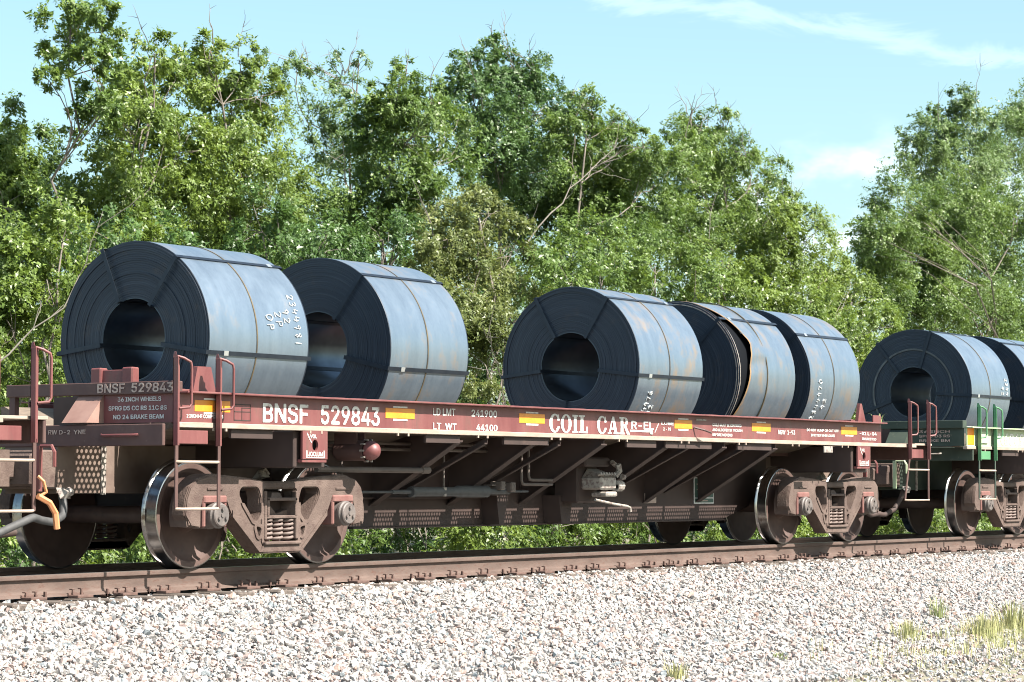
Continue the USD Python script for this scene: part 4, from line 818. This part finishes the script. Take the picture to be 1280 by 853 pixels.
def tree(name, label, lobes, look, cat='tree', group=None, ground=-.75, dens=1.25, size=.057, bark=BARK, trunk=.085, seed=0, twigs=0, droop=.5, fill=.55, stems=1):
    r = np.random.default_rng(900+seed); L = np.array(lobes, float)
    bx, by = np.average(L[:, 0], weights=L[:, 3]), np.average(L[:, 1], weights=L[:, 3]); top = L[L[:, 2].argmax()]
    t = xf(name, (bx, by, ground), label=label, cat=cat, group=group)
    m, C = MB(), []
    for (x, y, z, q) in L:
        p, a, n, c = lobe_leaves(np.array([x, y, z]), q, r, dens, size, 7 + q*13, droop=droop); C.append(c)
        m.add(*leaves(p, size*r.uniform(.5, 1.4, len(p)), a, n, r))
    if fill:                                # older, larger leaves deep inside the crown
        for i in range(len(L)):
            near = np.argsort(np.linalg.norm(L[:, :3] - L[i, :3], axis=1))[1:3]
            for j in near:
                q = (L[i, 3] + L[j, 3])*.5; ce = (L[i, :3] + L[j, :3])*.5 + np.array([0, .45, -.05])
                p, a, n, c = lobe_leaves(ce, q*.95, r, fill, .085, 11, shell=.2, droop=droop); m.add(*leaves(p, .085*r.uniform(.6, 1.25, len(p)), a, n, r))
    m.build('crown', LEAF[look], t)
    H = top[2] - ground; b = MB()
    def path(a, e, bow, n=7):
        u = np.linspace(0, 1, n)[:, None]; q = a + (e-a)*u; w = r.normal(size=3)*bow*np.linalg.norm(e-a); w[2] = abs(w[2])*.4
        return q + np.sin(u*PI)*w + r.normal(size=(n, 3))*.018*np.linalg.norm(e-a)*np.sin(u*PI)
    trunks = []
    for k in range(stems):
        off = r.normal(size=2)*.35*(stems > 1); a = np.array([bx + off[0], by + off[1], ground]); tl = top if k == 0 else L[r.integers(len(L))]
        e = np.array([tl[0], tl[1], tl[2] - .1*tl[3]]); q = path(a, e, .05, 11); trunks.append(q)
        b.tube(q, np.linspace(trunk*.75, .012, 11), 7)
    for (x, y, z, rad), c in zip(L, C):
        q = trunks[r.integers(len(trunks))]; cen = np.array([x, y, z]); want = z - max(.5, .8*np.linalg.norm((q[:, :2] - cen[:2]), axis=1).min()) - rad*.3
        j = np.abs(q[:, 2]-want).argmin(); j = min(max(j, 2), 9); w0 = np.interp(j, [0, 10], [trunk, .015])*.45
        pth = path(q[j], cen, .09); b.tube(pth, np.linspace(max(w0, .010), .007, 7), 5)
        for cc in c[r.random(len(c)) < .4]:
            jj = r.integers(3, 7); b.tube(path(pth[jj], cc, .1, 5), np.linspace(.008, .003, 5), 3)
    b.build('trunk', bark, t, smooth=60)
    if twigs:
        for k in range(twigs):
            b = MB()
            l = L[r.choice(len(L), p=(L[:, 2]-L[:, 2].min()+.3)/(L[:, 2]-L[:, 2].min()+.3).sum())]; a = l[:3] + np.clip(r.normal(size=3), -1, 1)*l[3]*.25; d = np.array([r.normal()*.5, r.normal()*.3, 1.0]); d /= np.linalg.norm(d)
            e = a + d*l[3]*r.uniform(1.2, 2.1); q = path(a, e, .08, 7); b.tube(q, np.linspace(.012, .003, 7), 4)
            for s in range(r.integers(2, 5)):
                j = r.integers(2, 6); d2 = d + r.normal(size=3)*.7; b.tube(path(q[j], q[j]+d2/np.linalg.norm(d2)*l[3]*r.uniform(.3, .8), .08, 4), np.linspace(.006, .002, 4), 3)
            b.build('bare_twig', DEADWOOD, t, smooth=60)
    return t
def dead_branch(t, pts, r0, seed, n=10):
    r = np.random.default_rng(seed); pts = np.array(pts, float); b = MB(); u = np.linspace(0, 1, 12); k = np.linspace(0, 1, len(pts))
    q = np.stack([np.interp(u, k, pts[:, j]) for j in range(3)], 1) + r.normal(size=(12, 3))*.03; b.tube(q, np.linspace(r0, r0*.2, 12), 6)
    for s in range(n):
        j = r.integers(3, 11); d = q[-1]-q[0]; d /= np.linalg.norm(d); d = d + r.normal(size=3)*.6; L = r.uniform(.3, .9); e = q[j]+d/np.linalg.norm(d)*L
        w = np.linspace(0, 1, 6)[:, None]; p = q[j] + (e-q[j])*w + r.normal(size=(6, 3))*.03*w; b.tube(p, np.linspace(r0*.4, .004, 6), 4)
    b.build('dead_branch', DEADWOOD, t, smooth=60)

LOBES = {
'spindly':[(11.84,11.71,7.72,0.41),(11.79,11.02,7.58,0.38),(11.55,11.76,7.14,0.29),(10.62,10.33,6.82,0.32),(12.14,11.17,7.16,0.22),(10.42,10.8,6.54,0.18),(12.05,11.48,6.57,0.27),(11.3,10.48,6.22,0.26),(11.82,11.59,6.19,0.24)],
'left_edge':[(11.72,13.07,6.11,0.49),(12.84,13.64,5.89,0.57),(12.67,12.96,5.33,0.62),(11.73,12.89,4.93,0.73),(12.85,13.46,4.18,0.75),(12.83,13.77,3.31,0.76)],
'broad_left':[(13.84,11.79,7.52,0.38),(14.64,12.75,7.13,0.52),(15.26,12.69,7.07,0.59),(13.04,11.48,6.08,0.62),(14.87,12.17,6.07,0.77),(13.62,12.33,5.44,0.69),(15.01,12.71,5.21,0.78),(13.01,12.27,4.51,0.75),(13.17,11.41,4.1,0.74)],
'yellow':[(16.04,12.5,7.93,0.35),(15.73,12.49,7.38,0.46),(16.77,12.5,7.86,0.4),(17.45,13.23,7.25,0.62),(17.12,12.26,7.27,0.54),(16.45,12.06,6.23,0.8),(16.21,12.54,5.71,0.73),(17.93,12.73,5.61,0.83),(17.65,13.2,4.92,0.83)],
'sparse':[(19.89,14.13,8.48,0.29),(19.72,13.63,8.0,0.38),(21.5,14.69,8.55,0.24),(21.62,13.99,8.46,0.36),(22.51,14.28,8.76,0.21),(21.1,13.96,7.69,0.47),(21.29,13.55,7.6,0.49),(20.83,14.31,7.16,0.67),(22.22,14.43,6.71,0.76),(20.28,13.51,5.58,0.73)],
'mid_a':[(20.13,11.44,8.08,0.25),(19.44,11.28,7.41,0.45),(20.21,10.97,7.55,0.48),(19.84,11.05,6.81,0.63),(20.27,12.24,6.8,0.64),(22.34,12.11,7.17,0.67),(19.73,11.31,5.83,0.84),(19.33,11.88,5.4,0.7),(20.41,10.77,5.72,0.77)],
'dark_tall':[(26.2,13.66,9.63,0.26),(24.38,13.06,8.84,0.37),(26.61,13.51,9.14,0.55),(26.31,12.64,8.86,0.51),(24.41,12.8,8.15,0.7),(26.05,12.76,8.11,0.72),(28.81,13.76,8.69,0.5),(25.1,12.89,7.06,0.94),(27.31,13.0,7.14,0.89),(27.24,13.73,6.19,0.98),(29.58,13.65,7.07,0.93)],
'mid_b':[(26.01,11.33,8.23,0.38),(26.84,11.19,7.89,0.32),(27.84,11.99,7.45,0.68),(27.22,10.87,7.43,0.44),(25.56,11.33,7.31,0.7),(28.97,12.1,6.75,0.91),(27.5,12.17,5.96,0.97),(28.19,11.07,6.77,0.81),(26.52,10.83,5.18,0.78)],
'brown_top':[(33.19,12.96,8.68,0.5),(34.0,12.69,8.85,0.36),(30.93,12.08,7.79,0.68),(33.47,12.51,8.0,0.71),(33.3,11.81,7.99,0.4),(33.29,12.82,7.02,1.07),(35.03,12.54,7.53,0.73),(36.74,12.83,7.96,0.43),(30.84,11.84,5.72,1.02),(34.98,12.73,6.26,1.09)],
'light':[(31.53,10.29,6.37,0.67),(33.03,10.5,6.65,0.48),(33.26,10.24,5.99,0.73),(32.32,10.71,5.43,0.86),(35.55,10.61,5.29,0.54),(35.31,10.69,5.53,0.43),(32.02,9.8,4.69,0.84),(35.23,10.06,4.89,0.62),(35.12,9.82,4.34,0.71)],
'right_tall':[(56.57,16.81,12.4,0.54),(55.13,16.97,11.33,0.72),(56.77,16.38,11.85,0.83),(54.78,17.27,10.35,0.87),(56.79,16.98,10.41,1.23),(60.49,17.0,11.61,0.97),(59.66,17.16,9.95,1.52),(63.34,17.7,13.12,0.79),(64.36,17.14,12.26,1.33)],
'right_round':[(42.72,12.35,7.65,0.9),(41.58,12.43,6.8,0.67),(46.79,13.31,7.43,1.17),(47.54,12.72,8.11,1.07),(45.47,13.41,6.28,1.15),(43.17,13.02,5.69,0.81),(47.18,12.81,6.15,1.28),(51.27,13.38,7.12,1.35),(50.31,12.49,8.34,0.88),(45.28,12.66,4.98,1.04),(48.97,12.67,5.17,1.09),(51.7,12.86,5.55,1.12)],
'shrub_a':[(18.1,9.15,4.75,0.66),(18.82,9.0,5.2,0.6),(19.81,9.01,4.6,0.68),(18.16,8.71,3.8,0.79),(15.61,7.71,3.24,0.61),(18.75,8.16,3.42,0.66),(18.09,8.5,2.75,0.65)],
'shrub_b':[(7.55,8.64,3.68,0.52),(7.25,7.78,3.31,0.56),(6.85,8.08,2.79,0.56),(7.79,8.56,2.33,0.52),(7.5,7.75,3.84,0.51)],
'shrub_c':[(13.59,9.4,4.52,0.6),(14.66,9.15,4.35,0.62),(15.33,9.04,4.15,0.56),(9.69,9.21,4.2,0.55),(16.08,8.98,4.58,0.57)],
'shrub_d':[(19.54,7.88,4.39,0.67),(22.87,9.14,4.83,0.72),(25.06,9.25,4.85,0.75),(21.1,9.03,3.85,0.7),(24.84,8.27,4.19,0.74)],
'shrub_e':[(27.47,9.21,4.7,0.78),(29.88,9.43,4.22,0.73),(29.78,8.3,3.85,0.8),(33.98,9.46,3.75,0.69),(32.81,8.34,4.0,0.5)],
}
SPEC = [
 ('spindly', 'tall spindly tree with open tufts of leaves, topmost at the upper left', 'mid', dict(dens=2.3, size=.062, trunk=.06, fill=0)),
 ('left_edge', 'rounded green tree cut off by the left edge of the frame', 'mid', dict(dens=1.5, fill=.9)),
 ('broad_left', 'broad yellow-green tree rising above the first steel coil', 'yellow', dict(twigs=3)),
 ('yellow', 'yellow-green leafy tree between the first and second coils', 'yellow', dict(twigs=3)),
 ('sparse', 'sparse tree with sky showing through its thin top, above the second coil', 'blue', dict(dens=.7, twigs=8, fill=0)),
 ('mid_a', 'rounded green tree just left of the tallest dark green tree', 'mid', dict(twigs=5)),
 ('dark_tall', 'tallest dark green tree, peaking above the gap between the coils', 'dark', dict(twigs=9, trunk=.11)),
 ('mid_b', 'green tree with long bare grey branches, above the words COIL CAR', 'mid', dict(twigs=5)),
 ('brown_top', 'tree with brownish tips and bare twigs at its top, above the damaged coil', 'mid', dict(twigs=14)),
 ('light', 'low light green tree before the sky gap at the right', 'yellow', dict(dens=1.1, twigs=4)),
 ('right_tall', 'tall grey-green tree at the right, behind the rounder one', 'blue', dict(twigs=3, trunk=.13, size=.07, dens=1.25, fill=.3)),
 ('right_round', 'dense rounded tree over the coils of the green car', 'mid', dict(trunk=.12, dens=1.4)),
 ('shrub_a', 'brownish olive shrub seen through the gap between the coils', 'brown', dict(fill=.35, dens=1.05, cat='shrub', stems=4, trunk=.03, ground=-.7, twigs=3)),
 ('shrub_b', 'bright leafy shrub at the left edge beside the first coil', 'yellow', dict(cat='shrub', stems=3, trunk=.035, ground=-.7)),
 ('shrub_c', 'green shrub showing between and above the first two coils', 'dark', dict(fill=.3, dens=1.0, cat='shrub', stems=3, trunk=.035, ground=-.7)),
 ('shrub_d', 'green shrub behind the third coil', 'mid', dict(fill=.3, dens=1.0, cat='shrub', stems=3, trunk=.035, ground=-.7, twigs=1)),
 ('shrub_e', 'light green shrub behind the fourth and fifth coils', 'yellow', dict(cat='shrub', stems=3, trunk=.035, ground=-.7, twigs=1)),
]
MADE = {}
for i, (k, label, look, kw) in enumerate(SPEC):
    MADE[k] = tree('shrub' if k.startswith('shrub') else 'tree', label, LOBES[k], look, seed=i, **kw)
dead_branch(MADE['mid_b'], [(23.2, 10.9, 5.2), (24.2, 10.6, 6.2), (25.4, 10.6, 7.0), (26.6, 10.8, 7.5)], .017, 5, 14)
dead_branch(MADE['shrub_b'], [(6.2, 7.6, 2.2), (7.0, 7.2, 3.0), (7.6, 7.1, 4.2)], .014, 7, 8)
dead_branch(MADE['shrub_d'], [(17.6, 7.6, 1.6), (17.1, 7.4, 2.4), (16.2, 7.2, 3.1)], .014, 8, 8)

# deeper row that closes the gaps low down
rb = np.random.default_rng(61)
for i in range(9):
    x = 13 + i*7.2; lob = []
    for k in range(9): lob.append((x + rb.normal()*2.0, 20 + rb.normal()*1.0, rb.uniform(.8, 6.1 + .1*i), rb.uniform(1.0, 1.5)))
    if i >= 5: lob = [(a, b+3, min(c, 4.6), d) for a, b, c, d in lob]
    tree('tree', ('first second third fourth fifth sixth seventh eighth last').split()[i] + ' from the left of the shaded trees in the deeper row', lob, ('dark', 'mid', 'blue')[i % 3], group='trees in the deeper row', seed=200+i, size=.11, dens=.9, trunk=.11, fill=0)
# mid row bushes and the growth by the far side of the track
for i in range(13):
    x = 4.5 + i*3.1; lob = []
    for k in range(6): lob.append((x + rb.normal()*.9, 11.0 + rb.normal()*.6, rb.uniform(-.5, 2.9), rb.uniform(.65, 1.0)))
    tree('shrub', ('first second third fourth fifth sixth seventh eighth ninth tenth eleventh twelfth last').split()[i] + ' from the left of the leafy thicket shrubs before the trees', lob, ('mid', 'dark', 'yellow', 'mid')[i % 4], cat='shrub', group='shrubs in the thicket', seed=300+i, size=.075, dens=.85, trunk=.03, stems=3, fill=0)
for i in range(24):
    x = 2.2 + i*1.5; lob = []
    for k in range(5): lob.append((x + rb.normal()*.55, 5.2 + rb.normal()*.45, rb.uniform(-.62, .85), rb.uniform(.36, .66)))
    nth = ('first second third fourth fifth sixth seventh eighth ninth tenth eleventh twelfth thirteenth fourteenth fifteenth sixteenth seventeenth eighteenth nineteenth twentieth twenty-first twenty-second twenty-third last').split()[i]
    tree('bush', nth + ' from the left of the low vine-covered bushes seen beneath the cars', lob, ('mid', 'yellow', 'dark', 'mid', 'yellow')[i % 5], cat='bush', group='low bushes beyond the track', seed=400+i, size=.058, dens=.9, fill=0, trunk=.012, stems=2, ground=-.76, droop=.8)

# ------------------------------------------------------------------ grass
rg = np.random.default_rng(77)
m = MB()
for k in range(800): 
    x = 3 + 10.5*rg.random()**.35; y = -4.25 - abs(rg.normal())*.8; blades(m, x, y, float(bed_z(y))-.02, int(rg.uniform(5, 20)), rg.uniform(.06, .20), .16, rg, .0030)
m.build('grass', GRASSY, kind='stuff', label='dry pale grass thinly scattered along the foot of the ballast')
def tuft(x, y, n, h, mt, label, spread=.10, lean=.45):
    m = MB(); blades(m, x, y, float(bed_z(y))-.03, n, h, spread, rg, .0042, lean)
    m.build('grass_tuft', mt, label=label, cat='grass tuft')
tuft(8.75, -3.75, 80, .25, GRASSG, 'green grass tuft standing alone on the ballast slope', .11)
tuft(9.30, -4.35, 170, .32, GRASSY, 'tall dry grass tuft at the right edge of the frame', .22)
tuft(8.30, -4.45, 150, .26, GRASSY, 'wide dry grass tuft left of the tall dry one', .22)
tuft(6.9, -4.25, 120, .20, GRASSY, 'thin yellowish grass tuft below the lone green tuft', .18)
tuft(3.9, -4.35, 60, .07, GRASSG, 'low flat green tuft at the bottom of the ballast', .14, .9)
tuft(1.75, -4.55, 80, .16, GRASSY, 'small dry grass tuft at the bottom edge, farthest left', .12)
tuft(9.9, -4.7, 160, .34, GRASSG, 'mixed green tuft in the lower right corner', .24)
m = MB(); blades(m, 12.62, -1.24, 1.47, 26, .13, .05, rg, .007, .8); m.build('weed', GRASSG, label='tiny weed sprouting on the red car deck right of its last coil', cat='weed')
# dried stick on the gravel at the lower left
MB().tube([(-2.95, -2.6, -.72), (-2.5, -2.65, -.685), (-2.0, -2.62, -.71)], [.02, .022, .012], 6).build('stick', DEADWOOD, label='pale stick lying on the ballast at the left edge', cat='stick')
